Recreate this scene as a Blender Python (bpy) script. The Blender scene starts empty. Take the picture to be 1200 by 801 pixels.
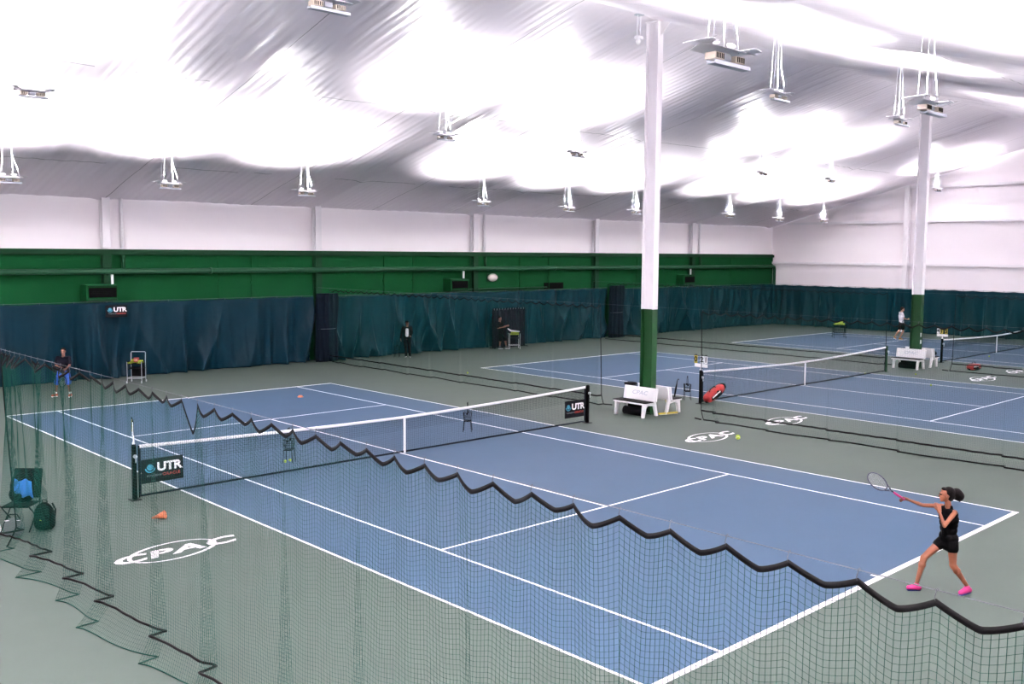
import bpy, math, random
import numpy as np
from mathutils import Vector, Matrix, Euler
random.seed(4); rng = np.random.default_rng(4)
PI = math.pi
SC = bpy.context.scene
COL = SC.collection

# ------------------------------------------------------------------ materials
def lin(c):
    return tuple((x/12.92 if x <= .04045 else ((x+.055)/1.055)**2.4) for x in [v/255 for v in c])
MATS = {}
BRIGHT = {'court_green','court_blue','line_white','wall_white','wall_green','girt_green','pipe_green','column_green','curtain_teal','curtain_teal_green','curtain_teal_dark','paint_white','white_plastic','white_sheet','fixture_grey','lamp_white','lamp_glass','steel','steel_wire','faint_print','net_green','net_black','white_tee','ballast_cream'}
def mat(name, rgb, rough=.6, var=.06, scale=18, metal=0.0, bump=0.0, spec=.4, stretch=(1,1,1), emit=0, coat=0, bdist=.01):
    if name in MATS: return MATS[name]
    m = bpy.data.materials.new(name); m.use_nodes = True
    nt = m.node_tree; b = nt.nodes['Principled BSDF']
    c = lin(rgb) if name in BRIGHT else tuple(v*.5 for v in lin(rgb))
    tc = nt.nodes.new('ShaderNodeTexCoord'); mp = nt.nodes.new('ShaderNodeMapping'); mp.inputs['Scale'].default_value = stretch
    nz = nt.nodes.new('ShaderNodeTexNoise'); nz.inputs['Scale'].default_value = scale; nz.inputs['Detail'].default_value = 3
    mx = nt.nodes.new('ShaderNodeMix'); mx.data_type = 'RGBA'
    mx.inputs['A'].default_value = (*[max(0, v*(1-var)) for v in c], 1)
    mx.inputs['B'].default_value = (*[min(1, v*(1+var)) for v in c], 1)
    nt.links.new(tc.outputs['Object'], mp.inputs['Vector']); nt.links.new(mp.outputs['Vector'], nz.inputs['Vector'])
    nt.links.new(nz.outputs['Fac'], mx.inputs['Factor']); nt.links.new(mx.outputs['Result'], b.inputs['Base Color'])
    b.inputs['Roughness'].default_value = rough; b.inputs['Metallic'].default_value = metal
    b.inputs['Specular IOR Level'].default_value = spec
    if coat: b.inputs['Coat Weight'].default_value = coat
    if bump:
        bp = nt.nodes.new('ShaderNodeBump'); bp.inputs['Strength'].default_value = bump; bp.inputs['Distance'].default_value = bdist
        nt.links.new(nz.outputs['Fac'], bp.inputs['Height']); nt.links.new(bp.outputs['Normal'], b.inputs['Normal'])
    if emit:
        b.inputs['Emission Color'].default_value = (*c, 1); b.inputs['Emission Strength'].default_value = emit
    MATS[name] = m
    return m

m_green = mat('court_green', (64,74,68), .64, .07, 1.3, spec=.075)
m_blue = mat('court_blue', (52,71,90), .62, .06, 1.1, spec=.06)
m_line = mat('line_white', (226,220,224), .6, .03, 9)
m_wallw = mat('wall_white', (246,239,243), .7, .015, .8)
m_wallg = mat('wall_green', (12,58,30), .8, .10, 1.2, bump=.15, bdist=.004, spec=.04)
m_girt = mat('girt_green', (9,44,24), .6, .06, 3, spec=.1)
m_pipe = mat('pipe_green', (24,60,40), .5, .05, 3, spec=.15)
m_dkgreen = mat('column_green', (14,54,22), .5, .06, 3, spec=.2)
m_white = mat('paint_white', (236,232,236), .5, .03, 5)
m_plastic = mat('white_plastic', (240,238,240), .45, .02, 8)
m_curt = mat('curtain_teal', (4,30,40), .45, .10, 2.5, bump=.5, bdist=.04, spec=.07)
m_curt2 = mat('curtain_teal_dark', (5,13,22), .7, .10, 2.5, spec=.05)
m_curtg = mat('curtain_teal_green', (2,35,42), .45, .10, 2.5, bump=.5, bdist=.04, spec=.07)
m_net = mat('net_green', (3,50,41), .7, .08, 30, spec=.1)
m_netb = mat('net_black', (9,14,24), .7, .05, 30, spec=.1)
m_black = mat('black', (5,5,6), .6, .15, 12, spec=.04)
m_blackf = mat('black_fabric', (10,10,13), .85, .2, 12, spec=.05)
m_tape = mat('tape_black', (12,11,12), .75, .15, 12, spec=.1)
m_wire = mat('steel_wire', (62,64,70), .6, .05, 10)
m_steel = mat('steel', (190,192,196), .3, .05, 10, metal=.8)
m_sheet = mat('white_sheet', (236,234,240), .4, .03, 8)
m_slate = mat('fixture_grey', (170,176,184), .4, .04, 8)
m_cream = mat('ballast_cream', (214,202,186), .5, .05, 8)
m_ball = mat('ball_yellow', (205,228,70), .8, .08, 60)
m_skin = mat('skin_tan', (150,86,56), .55, .05, 9)
m_skin2 = mat('skin_brown', (134,86,66), .55, .05, 9)
m_skin3 = mat('skin_light', (214,158,132), .55, .05, 9)
m_hair = mat('hair_dark', (16,11,11), .8, .3, 40, bump=.5, spec=.08)
m_hairb = mat('hair_brown', (60,38,28), .8, .3, 40, spec=.08)
m_pink = mat('pink', (232,48,140), .5, .06, 12)
m_blueshoe = mat('shoe_blue', (52,60,160), .5, .06, 12)
m_orange = mat('orange', (240,132,84), .55, .06, 10)
m_orshoe = mat('shoe_orange', (224,88,52), .55, .06, 10)
m_peach = mat('peach', (238,176,150), .6, .04, 10)
m_red = mat('red', (196,34,38), .5, .08, 8)
m_yellow = mat('yellow', (232,208,70), .6, .05, 8)
m_cyan = mat('cyan', (70,180,215), .5, .04, 8)
m_signblk = mat('banner_black', (12,15,22), .6, .08, 8, spec=.1)
m_redtxt = mat('red_text', (205,62,48), .6, .03, 8)
m_greytxt = mat('grey_text', (150,156,160), .6, .03, 8)
m_faint = mat('faint_print', (190,194,206), .6, .03, 8)
m_navy = mat('navy_cloth', (12,14,28), .8, .1, 10, spec=.1)
m_bluecl = mat('blue_cloth', (36,84,190), .8, .1, 10)
m_towel = mat('blue_towel', (40,130,215), .85, .12, 10, bump=.3)
m_wtee = mat('white_tee', (200,196,200), .8, .04, 10)
m_grey = mat('grey_cloth', (108,114,116), .8, .08, 10)
m_tan = mat('shoe_tan', (222,160,92), .6, .05, 10)
m_sign = mat('lamp_white', (176,168,164), .4, .02, 6)
m_glass = mat('lamp_glass', (250,250,255), .15, .01, 6, emit=1)
m_rnavy = mat('racket_navy', (24,30,66), .3, .05, 10)
m_string = mat('racket_string', (210,214,220), .4, .03, 10)

def ceiling_material():
    m = bpy.data.materials.new('ceiling_vinyl'); m.use_nodes = True
    nt = m.node_tree; b = nt.nodes['Principled BSDF']; L = nt.links.new
    tc = nt.nodes.new('ShaderNodeTexCoord')
    def noise(sc, stretch, detail=3):
        mp = nt.nodes.new('ShaderNodeMapping'); mp.inputs['Scale'].default_value = stretch
        n = nt.nodes.new('ShaderNodeTexNoise'); n.inputs['Scale'].default_value = sc; n.inputs['Detail'].default_value = detail
        L(tc.outputs['Object'], mp.inputs['Vector']); L(mp.outputs['Vector'], n.inputs['Vector']); return n
    wr = noise(1.0, (2.6,.16,.16), 4)
    wr2 = noise(1.0, (.9,2.2,1), 3)
    wr3 = noise(.35, (1,1,1), 2)
    # seams of the liner every 6.12 m across the building, and two lap lines per slope
    sep = nt.nodes.new('ShaderNodeSeparateXYZ'); L(tc.outputs['Object'], sep.inputs[0])
    def M(op, a, bb=None, c=None):
        n = nt.nodes.new('ShaderNodeMath'); n.operation = op
        for i, v in enumerate((a, bb, c)):
            if v is None: continue
            if isinstance(v, (int, float)): n.inputs[i].default_value = v
            else: L(v, n.inputs[i])
        return n.outputs[0]
    sx = M('PINGPONG', M('ADD', sep.outputs['X'], 61.14), 3.06)
    seam = M('LESS_THAN', sx, .018)
    ay = M('ABSOLUTE', sep.outputs['Y'])
    lap = M('MAXIMUM', M('LESS_THAN', M('ABSOLUTE', M('SUBTRACT', ay, 8.0)), .02), M('LESS_THAN', M('ABSOLUTE', M('SUBTRACT', ay, 15.1)), .02))
    brk = M('GREATER_THAN', wr3.outputs['Fac'], .47)
    ln = M('MULTIPLY', M('MAXIMUM', seam, M('MULTIPLY', lap, brk)), .65)
    mx = nt.nodes.new('ShaderNodeMix'); mx.data_type = 'RGBA'
    mx.inputs['A'].default_value = (*lin((228,220,228)), 1); mx.inputs['B'].default_value = (*lin((60,58,66)), 1)
    L(ln, mx.inputs['Factor']); L(mx.outputs['Result'], b.inputs['Base Color'])
    b.inputs['Roughness'].default_value = .38; b.inputs['Specular IOR Level'].default_value = .6
    b.inputs['Metallic'].default_value = .12
    mpw = nt.nodes.new('ShaderNodeMapping'); mpw.inputs['Scale'].default_value = (1,.06,.06); L(tc.outputs['Object'], mpw.inputs['Vector'])
    wv = nt.nodes.new('ShaderNodeTexWave'); wv.wave_type = 'BANDS'; wv.bands_direction = 'X'; wv.wave_profile = 'SIN'
    wv.inputs['Scale'].default_value = 1.05; wv.inputs['Distortion'].default_value = 2.2; wv.inputs['Detail'].default_value = 2; wv.inputs['Detail Scale'].default_value = .8
    L(mpw.outputs['Vector'], wv.inputs['Vector'])
    wm = noise(.30, (1,.5,.5), 1)
    rip = M('MULTIPLY', wv.outputs['Fac'], M('MULTIPLY', wm.outputs['Fac'], .42))
    h = M('ADD', M('ADD', M('MULTIPLY', wr.outputs['Fac'], .6), rip), M('MULTIPLY', wr2.outputs['Fac'], .15))
    bp = nt.nodes.new('ShaderNodeBump'); bp.inputs['Strength'].default_value = .42; bp.inputs['Distance'].default_value = .10
    L(h, bp.inputs['Height']); L(bp.outputs['Normal'], b.inputs['Normal'])
    return m
m_ceil = ceiling_material()

# ------------------------------------------------------------------ mesh building
class MB:
    def __init__(s): s.v = []; s.f = []; s.mi = []; s.cur = 0
    def add(s, vs, fs):
        n = len(s.v); s.v += [tuple(v) for v in vs]
        for f in fs: s.f.append([i+n for i in f]); s.mi.append(s.cur)
        return s
    def box(s, c, d, rot=None, bev=0):
        x, y, z = [k/2 for k in d]
        if bev:
            b = min(bev, x*.9, y*.9, z*.9)
            vs = []
            for sx in (-1,1):
                for sy in (-1,1):
                    for sz in (-1,1):
                        vs += [(sx*x, sy*(y-b), sz*(z-b)), (sx*(x-b), sy*y, sz*(z-b)), (sx*(x-b), sy*(y-b), sz*z)]
            I = lambda sx, sy, sz, k: (((sx+1)//2)*4+((sy+1)//2)*2+(sz+1)//2)*3+k
            fs = []
            for a in (-1,1):
                fs.append([I(a,-1,-1,0), I(a,1,-1,0), I(a,1,1,0), I(a,-1,1,0)])
                fs.append([I(-1,a,-1,1), I(1,a,-1,1), I(1,a,1,1), I(-1,a,1,1)])
                fs.append([I(-1,-1,a,2), I(1,-1,a,2), I(1,1,a,2), I(-1,1,a,2)])
                for c2 in (-1,1):
                    fs.append([I(a,c2,-1,0), I(a,c2,1,0), I(a,c2,1,1), I(a,c2,-1,1)])
                    fs.append([I(a,-1,c2,0), I(a,1,c2,0), I(a,1,c2,2), I(a,-1,c2,2)])
                    fs.append([I(-1,a,c2,1), I(1,a,c2,1), I(1,a,c2,2), I(-1,a,c2,2)])
                    for d2 in (-1,1): fs.append([I(a,c2,d2,0), I(a,c2,d2,1), I(a,c2,d2,2)])
        else:
            vs = [(i*x, j*y, k*z) for i in (-1,1) for j in (-1,1) for k in (-1,1)]
            fs = [[0,1,3,2],[4,6,7,5],[0,4,5,1],[2,3,7,6],[0,2,6,4],[1,5,7,3]]
        R = rot.to_matrix() if isinstance(rot, Euler) else (rot if rot is not None else None)
        out = []
        for v in vs:
            w = R @ Vector(v) if R is not None else Vector(v)
            out.append(w + Vector(c))
        return s.add(out, fs)
    def tube(s, pts, r, n=6, cap=True, sq=1.0):
        P = [Vector(p) for p in pts]; rr = r if isinstance(r, (list, tuple)) else [r]*len(P)
        vs = []; up = None
        for i, p in enumerate(P):
            t = (P[min(i+1, len(P)-1)] - P[max(i-1, 0)]).normalized()
            if up is None or abs(up.dot(t)) > .98: up = Vector((0,0,1)) if abs(t.z) < .9 else Vector((1,0,0))
            a = t.cross(up).normalized(); b = a.cross(t).normalized(); up = b
            for k in range(n):
                q = 2*PI*k/n
                vs.append(p + a*math.cos(q)*rr[i] + b*math.sin(q)*rr[i]*sq)
        fs = []
        for i in range(len(P)-1):
            for k in range(n):
                fs.append([i*n+k, i*n+(k+1)%n, (i+1)*n+(k+1)%n, (i+1)*n+k])
        if cap: fs.append(list(range(n))[::-1]); fs.append([(len(P)-1)*n+k for k in range(n)])
        return s.add(vs, fs)
    def ell(s, c, r, rot=None, nu=12, nv=8):
        if isinstance(r, (int, float)): r = (r, r, r)
        R = rot.to_matrix() if rot is not None else Matrix.Identity(3)
        vs = [Vector(c) + R @ Vector((0,0,r[2]))]
        for j in range(1, nv):
            th = PI*j/nv
            for i in range(nu):
                ph = 2*PI*i/nu
                vs.append(Vector(c) + R @ Vector((r[0]*math.sin(th)*math.cos(ph), r[1]*math.sin(th)*math.sin(ph), r[2]*math.cos(th))))
        vs.append(Vector(c) - R @ Vector((0,0,r[2])))
        fs = [[0, 1+i, 1+(i+1)%nu] for i in range(nu)]
        for j in range(nv-2):
            a = 1+j*nu; b = a+nu
            fs += [[a+i, b+i, b+(i+1)%nu, a+(i+1)%nu] for i in range(nu)]
        a = 1+(nv-2)*nu; e = len(vs)-1
        fs += [[a+(i+1)%nu, a+i, e] for i in range(nu)]
        return s.add(vs, fs)
    def cap(s, p0, p1, r0, r1, n=12):
        p0 = Vector(p0); p1 = Vector(p1); t = (p1-p0); L = t.length
        if L < 1e-5: return s.ell(p0, max(r0, r1))
        t /= L; pts = []; rr = []
        for k in range(5):
            a = PI/2*(1-k/4); pts.append(p0 - t*r0*math.sin(a)*.98); rr.append(max(r0*math.cos(a), 1e-3))
        for k in range(1, 4): pts.append(p0+t*L*k/4); rr.append(r0+(r1-r0)*k/4)
        for k in range(5):
            a = PI/2*k/4; pts.append(p1 + t*r1*math.sin(a)*.98); rr.append(max(r1*math.cos(a), 1e-3))
        return s.tube(pts, rr, n)
    def prism(s, poly, z0, z1, M=None):
        n = len(poly); vs = [(x, y, z0) for x, y in poly] + [(x, y, z1) for x, y in poly]
        if M is not None: vs = [M @ Vector(v) for v in vs]
        fs = [list(range(n))[::-1], list(range(n, 2*n))] + [[i, (i+1)%n, n+(i+1)%n, n+i] for i in range(n)]
        return s.add(vs, fs)
    def lathe(s, prof, c=(0,0,0), n=20, sy=1.0):
        vs = []
        for r, z in prof:
            for k in range(n):
                q = 2*PI*k/n; vs.append((c[0]+r*math.cos(q), c[1]+sy*r*math.sin(q), c[2]+z))
        fs = []
        for i in range(len(prof)-1):
            for k in range(n): fs.append([i*n+k, i*n+(k+1)%n, (i+1)*n+(k+1)%n, (i+1)*n+k])
        fs.append(list(range(n))[::-1]); fs.append([(len(prof)-1)*n+k for k in range(n)])
        return s.add(vs, fs)
    def build(s, name, mats, parent=None, smooth=False, kind=None):
        me = bpy.data.meshes.new(name); me.from_pydata([tuple(v) for v in s.v], [], s.f)
        return link(name, me, mats, parent, smooth, s.mi if isinstance(mats, (list, tuple)) else None, kind)

def link(name, me, mats, parent=None, smooth=False, mi=None, kind=None):
    ms = mats if isinstance(mats, (list, tuple)) else [mats]
    me.materials.clear()
    for m in ms: me.materials.append(m)
    if mi is not None: me.polygons.foreach_set('material_index', mi)
    if smooth: me.polygons.foreach_set('use_smooth', [True]*len(me.polygons))
    me.update()
    o = bpy.data.objects.new(name, me); COL.objects.link(o)
    if parent is not None: o.parent = parent
    if kind: o['kind'] = kind
    return o

def np_mesh(name, V, F, mats, parent=None, smooth=False, kind=None, mi=None):
    me = bpy.data.meshes.new(name)
    me.vertices.add(len(V)); me.vertices.foreach_set('co', np.asarray(V, np.float32).ravel())
    nf = len(F); k = F.shape[1]
    me.loops.add(nf*k); me.loops.foreach_set('vertex_index', F.astype(np.int32).ravel())
    me.polygons.add(nf); me.polygons.foreach_set('loop_start', np.arange(0, nf*k, k, dtype=np.int32))
    me.update(calc_edges=True); me.validate()
    return link(name, me, mats, parent, smooth, mi, kind)

def thing(name, label, cat, loc=(0,0,0), rz=0, group=None, rot=None):
    o = bpy.data.objects.new(name, None); COL.objects.link(o)
    o.location = loc; o.rotation_euler = rot if rot is not None else (0,0,rz)
    o.empty_display_size = .1
    o['label'] = label; o['category'] = cat
    if group: o['group'] = group
    return o
def tag(o, label, cat, group=None):
    o['label'] = label; o['category'] = cat
    if group: o['group'] = group
    return o
def dup(root, loc, rz, label, group=None, rot=None):
    r = root.copy(); COL.objects.link(r); r.location = loc; r.rotation_euler = rot if rot is not None else (0,0,rz); r['label'] = label
    if group: r['group'] = group
    for ch in list(root.children):
        c = ch.copy(); COL.objects.link(c); c.parent = r
        for g in list(ch.children):
            d = g.copy(); COL.objects.link(d); d.parent = c
    return r
def part_label(o, t): o['label'] = t; return o

def text_mesh(name, txt, size, m, M, parent, off=.0, ext=.001, sx=1.0, shear=0.0, spacing=1.0):
    cu = bpy.data.curves.new('t', 'FONT'); cu.body = txt; cu.size = size; cu.extrude = ext; cu.offset = off
    cu.align_x = 'CENTER'; cu.align_y = 'CENTER'; cu.shear = shear; cu.space_character = spacing; cu.resolution_u = 3
    o = bpy.data.objects.new('t', cu); COL.objects.link(o)
    dg = bpy.context.evaluated_depsgraph_get()
    me = bpy.data.meshes.new_from_object(o.evaluated_get(dg))
    bpy.data.objects.remove(o)
    me.transform(M @ Matrix.Diagonal((sx,1,1,1)))
    me.name = name
    return link(name, me, m, parent)

def fuse(name, mb, voxel, m, parent, smooth_it=4):
    """one continuous surface out of overlapping volumes"""
    me = bpy.data.meshes.new('tmp'); me.from_pydata([tuple(v) for v in mb.v], [], mb.f)
    o = bpy.data.objects.new('tmp', me); COL.objects.link(o)
    md = o.modifiers.new('r', 'REMESH'); md.mode = 'VOXEL'; md.voxel_size = voxel
    ms = o.modifiers.new('s', 'SMOOTH'); ms.factor = .5; ms.iterations = smooth_it
    dg = bpy.context.evaluated_depsgraph_get()
    me2 = bpy.data.meshes.new_from_object(o.evaluated_get(dg))
    bpy.data.objects.remove(o)
    me2.name = name
    return link(name, me2, m, parent, smooth=True)

# ------------------------------------------------------------------ layout numbers
CX = [0.0, 18.34, 36.68]            # court centres
SW, DW, BL, SV, PW = 4.063, 5.50, 11.885, 6.40, 6.46
YB = 18.9; XE = 46.4; XL = -22.0; YF = -25.0
EAVE, K = 6.75, .262
RIDGE = EAVE + YB*K
def zroof(x, y): return RIDGE - K*abs(y)

# ------------------------------------------------------------------ floor with painted courts
def make_floor():
    w = .052; W = .10
    xs = {XL, XE}; ys = {YF, YB}
    for c in CX:
        for a in (DW, DW-w, SW+w/2, SW-w/2, w/2):
            xs |= {round(c-a, 4), round(c+a, 4)}
    for a in (BL, BL-W, SV+w/2, SV-w/2, BL-W-.10): ys |= {-a, a}
    xs = sorted(xs); ys = sorted(ys)
    V = np.array([(x, y, 0) for x in xs for y in ys]); ny = len(ys)
    F = []; mi = []
    for i in range(len(xs)-1):
        for j in range(len(ys)-1):
            F.append([i*ny+j, (i+1)*ny+j, (i+1)*ny+j+1, i*ny+j+1])
            x = (xs[i]+xs[i+1])/2; y = (ys[j]+ys[j+1])/2; mm = 0
            for c in CX:
                dx = abs(x-c); dy = abs(y)
                if dx < DW and dy < BL:
                    mm = 1
                    if dx > DW-w or dy > BL-W or abs(dx-SW) < w/2: mm = 2
                    elif dx < SW and abs(dy-SV) < w/2: mm = 2
                    elif dx < w/2 and (dy < SV or dy > BL-W-.10): mm = 2
            mi.append(mm)
    f = np_mesh('floor', V, np.array(F), [m_green, m_blue, m_line], kind='structure', mi=mi)
    return f
floor = make_floor()

def logo(cx, cy):
    mb = MB(); n = 64; A, B = .74, .45
    # ring of swelling stroke
    vs = []; 
    for i in range(n):
        q = 2*PI*i/n; t = .032+.036*abs(math.cos(q+.5))**2
        for rr in (0, t):
            vs.append((cx+(A-rr*1.2)*math.cos(q)+.10*math.sin(q), cy+(B-rr)*math.sin(q), .003))
    mb.add(vs, [[2*i, 2*((i+1)%n), 2*((i+1)%n)+1, 2*i+1] for i in range(n)])
    r = mb.build('painted_logo', m_line, floor)
    text_mesh('painted_lettering', 'CPAC', .50, m_line, Matrix.Translation((cx, cy-.02, .0035)), r, off=.017, ext=.0005, sx=1.50, shear=.25, spacing=1.08)
    return r
for c in CX:
    for sx in (-1, 1):
        logo(c+sx*7.28, -3.56)

# ------------------------------------------------------------------ walls and ceiling
def make_ceiling():
    xs = np.arange(XL-.1, XE+.11, .12); ys = np.concatenate([np.arange(YF-.2, YB+.3, .3)])
    ys = np.sort(np.unique(np.append(ys, [0.0])))
    X, Y = np.meshgrid(xs, ys, indexing='ij')
    Z = RIDGE - K*np.abs(Y)
    # liner pulled tight over the frames, belly between them
    fx = (X/9.17); d = np.abs(fx-np.round(fx))*9.17
    Z -= .07*np.exp(-(d/.25)**2)
    ph = 1.7*np.sin(Y*.35+.8) + .9*np.sin(X*.21)
    amp = .010*(1+.8*np.sin(X*.7+Y*.23))
    Z += .6*amp*np.sin(X*2*PI/.62+ph) + .005*np.sin(X*2*PI/1.37+2*ph)
    py = np.abs(np.abs(Y) % 2.55-1.275)
    Z += -.02*(py/1.275)**4
    Z += .012*np.sin(X*1.1+np.sin(Y*.9)*2)
    V = np.stack([X, Y, Z], -1).reshape(-1, 3); n0, n1 = X.shape
    idx = np.arange(n0*n1).reshape(n0, n1)
    F = np.stack([idx[:-1,:-1], idx[:-1,1:], idx[1:,1:], idx[1:,:-1]], -1).reshape(-1, 4)
    return np_mesh('ceiling', V, F, m_ceil, smooth=True, kind='structure')
make_ceiling()

mb = MB()
mb.cur = 0; mb.box(((XL+XE)/2, YB+.15, (4.85+7.2)/2), (XE-XL+.4, .2, 7.2-4.85))
mb.cur = 1; mb.box(((XL+XE)/2, YB+.10, 4.85/2), (XE-XL+.4, .3, 4.85))
mb.build('wall_back', [m_wallw, m_wallg], kind='structure')
mb = MB()
mb.add([(XE+.05, YF-.2, 0), (XE+.05, YB+.25, 0), (XE+.05, YB+.25, 7.2), (XE+.05, 0, RIDGE+.2), (XE+.05, YF-.2, 5.6),
        (XE+.25, YF-.2, 0), (XE+.25, YB+.25, 0), (XE+.25, YB+.25, 7.2), (XE+.25, 0, RIDGE+.2), (XE+.25, YF-.2, 5.6)],
       [[4,3,2,1,0],[5,6,7,8,9],[0,1,6,5],[1,2,7,6],[2,3,8,7],[3,4,9,8],[4,0,5,9]])
mb.build('wall_right', m_wallw, kind='structure')
mb = MB()
mb.add([(XL-.05, YF-.2, 0), (XL-.05, YB+.25, 0), (XL-.05, YB+.25, 7.2), (XL-.05, 0, RIDGE+.2), (XL-.05, YF-.2, 5.6),
        (XL-.25, YF-.2, 0), (XL-.25, YB+.25, 0), (XL-.25, YB+.25, 7.2), (XL-.25, 0, RIDGE+.2), (XL-.25, YF-.2, 5.6)],
       [[0,1,2,3,4],[9,8,7,6,5],[0,5,6,1],[1,6,7,2],[2,7,8,3],[3,8,9,4],[4,9,5,0]])
mb.build('wall_left', m_wallw, kind='structure')
MB().box(((XL+XE)/2, YF-.15, 2.8), (XE-XL+.4, .2, 5.6)).build('wall_front', m_wallw, kind='structure')

tn = [0]
def trim(mb, m, smooth=False):
    tn[0] += 1
    return mb.build('trim_%d' % tn[0], m, kind='structure', smooth=smooth)
# green channel ledge at the top of the green band
mb = MB()
mb.box(((XL+XE)/2, YB-.10, 4.80), (XE-XL, .16, .02)); mb.box(((XL+XE)/2, YB-.175, 4.72), (XE-XL, .02, .17)); mb.box(((XL+XE)/2, YB-.14, 4.64), (XE-XL, .09, .015))
trim(mb, m_girt)
# wall posts on the back wall: green below, white above
for i in range(-2, 5):
    x = 9.17*i+.05
    mb = MB()
    mb.cur = 0
    for z0, z1, c in ((0, 4.62, 1), (4.9, 6.85, 0)):
        mb.cur = c
        mb.box((x, YB-.33, (z0+z1)/2), (.30, .025, z1-z0)); mb.box((x, YB-.19, (z0+z1)/2), (.02, .27, z1-z0)); mb.box((x, YB-.06, (z0+z1)/2), (.30, .02, z1-z0))
    trim(mb, [m_white, m_girt])
for i, x in enumerate((-9.17-5, .72, 19.2, 37.7)):      # round downpipes
    mb = MB(); mb.cur = 0; mb.tube([(x, YB-.05, 4.9), (x, YB-.05, 6.8)], .07, 10); mb.cur = 1; mb.tube([(x, YB-.15, 4.0), (x, YB-.15, 4.62)], .07, 10)
    trim(mb, [m_white, m_girt], True)
for x in (3.0-7.2, 4.6, 6.1, 12.9, 14.6, 21.7, 23.9, 31.4, 33.1, 41.2):      # conduits in the green band
    mb = MB(); mb.tube([(x, YB-.09, 2.2), (x, YB-.09, 4.62)], .022 if (x*10) % 2 < 1 else .035, 8); mb.box((x, YB-.10, 3.5), (.14, .05, .12))
    trim(mb, m_wallg)
# girts and posts on the end wall
for z in (4.33, 7.03, 9.15):
    y1 = min(YB-.1, (RIDGE-z)/K-.2)
    mb = MB(); mb.box((XE-.06, (y1+YF)/2, z), (.12, y1-YF, .02)); mb.box((XE-.13, (y1+YF)/2, z-.07), (.02, y1-YF, .16))
    trim(mb, m_white)
for y in (9.2, -9.2):
    zt = zroof(0, y)-.1
    mb = MB(); mb.box((XE-.30, y, zt/2), (.03, .3, zt)); mb.box((XE-.17, y, zt/2), (.26, .03, zt)); mb.box((XE-.05, y, zt/2), (.03, .3, zt))
    trim(mb, m_white)

# horizontal pipe on brackets along the green band
pr_ = thing('wall_pipe', 'long green horizontal pipe running along the green back wall', 'pipe', (0, YB-.42, 4.02))
MB().tube([(XL+.5, 0, 0), (XE-.55, 0, 0), (XE-.38, 0, -.04), (XE-.32, 0, -.2), (XE-.32, 0, -1.3)], .105, 12).build('pipe', m_pipe, pr_, smooth=True)
for x in np.arange(-18.34, 46, 9.17):
    MB().tube([(x+.05, 0, -.1), (x+.05, .12, -.16)], .03, 6).build('bracket', m_girt, pr_)
for x in (7.3-3.2, 24.0, -6.0, 36.0):
    MB().tube([(x-.05, 0, 0), (x+.05, 0, 0)], .125, 12).build('coupling', m_pipe, pr_, smooth=True)

# ------------------------------------------------------------------ free columns
def column(x, label):
    t = thing('support_column', label, 'column', (x, 0, 0))
    ztop = RIDGE-.14
    for nm, z0, z1, m in (('lower_shaft', .02, 3.15, m_dkgreen), ('upper_shaft', 3.15, ztop, m_white)):
        mb = MB(); zc = (z0+z1)/2; h = z1-z0
        mb.box((0, -.21, zc), (.24, .022, h)); mb.box((0, .21, zc), (.24, .022, h)); mb.box((0, 0, zc), (.016, .40, h))
        part_label(mb.build(nm, m, t), 'green painted lower part' if z0 < 1 else 'white painted upper part')
    MB().box((0, 0, .012), (.42, .6, .024), bev=.004).build('base_plate', m_dkgreen, t)
    mb = MB(); mb.box((0, 0, ztop+.012), (.3, .55, .024))
    mb.add([(-.01, -.2, ztop), (-.01, -.6, ztop-.05), (-.01, -.2, ztop-.45), (.01, -.2, ztop), (.01, -.6, ztop-.05), (.01, -.2, ztop-.45)], [[0,1,2],[5,4,3],[0,3,4,1],[1,4,5,2]])
    mb.build('cap_plate', m_white, t)
    return t
column(9.17, 'nearest steel column, white above and green below, behind the white bench')
c2 = column(27.51, 'farther steel column beside the distant white bench, white above green')
for k, z in ((0, 1.42), (1, 1.12)):
    MB().box((-.03, -.225, z), (.11, .012, .17)).build('notice', m_plastic, c2)

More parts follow.
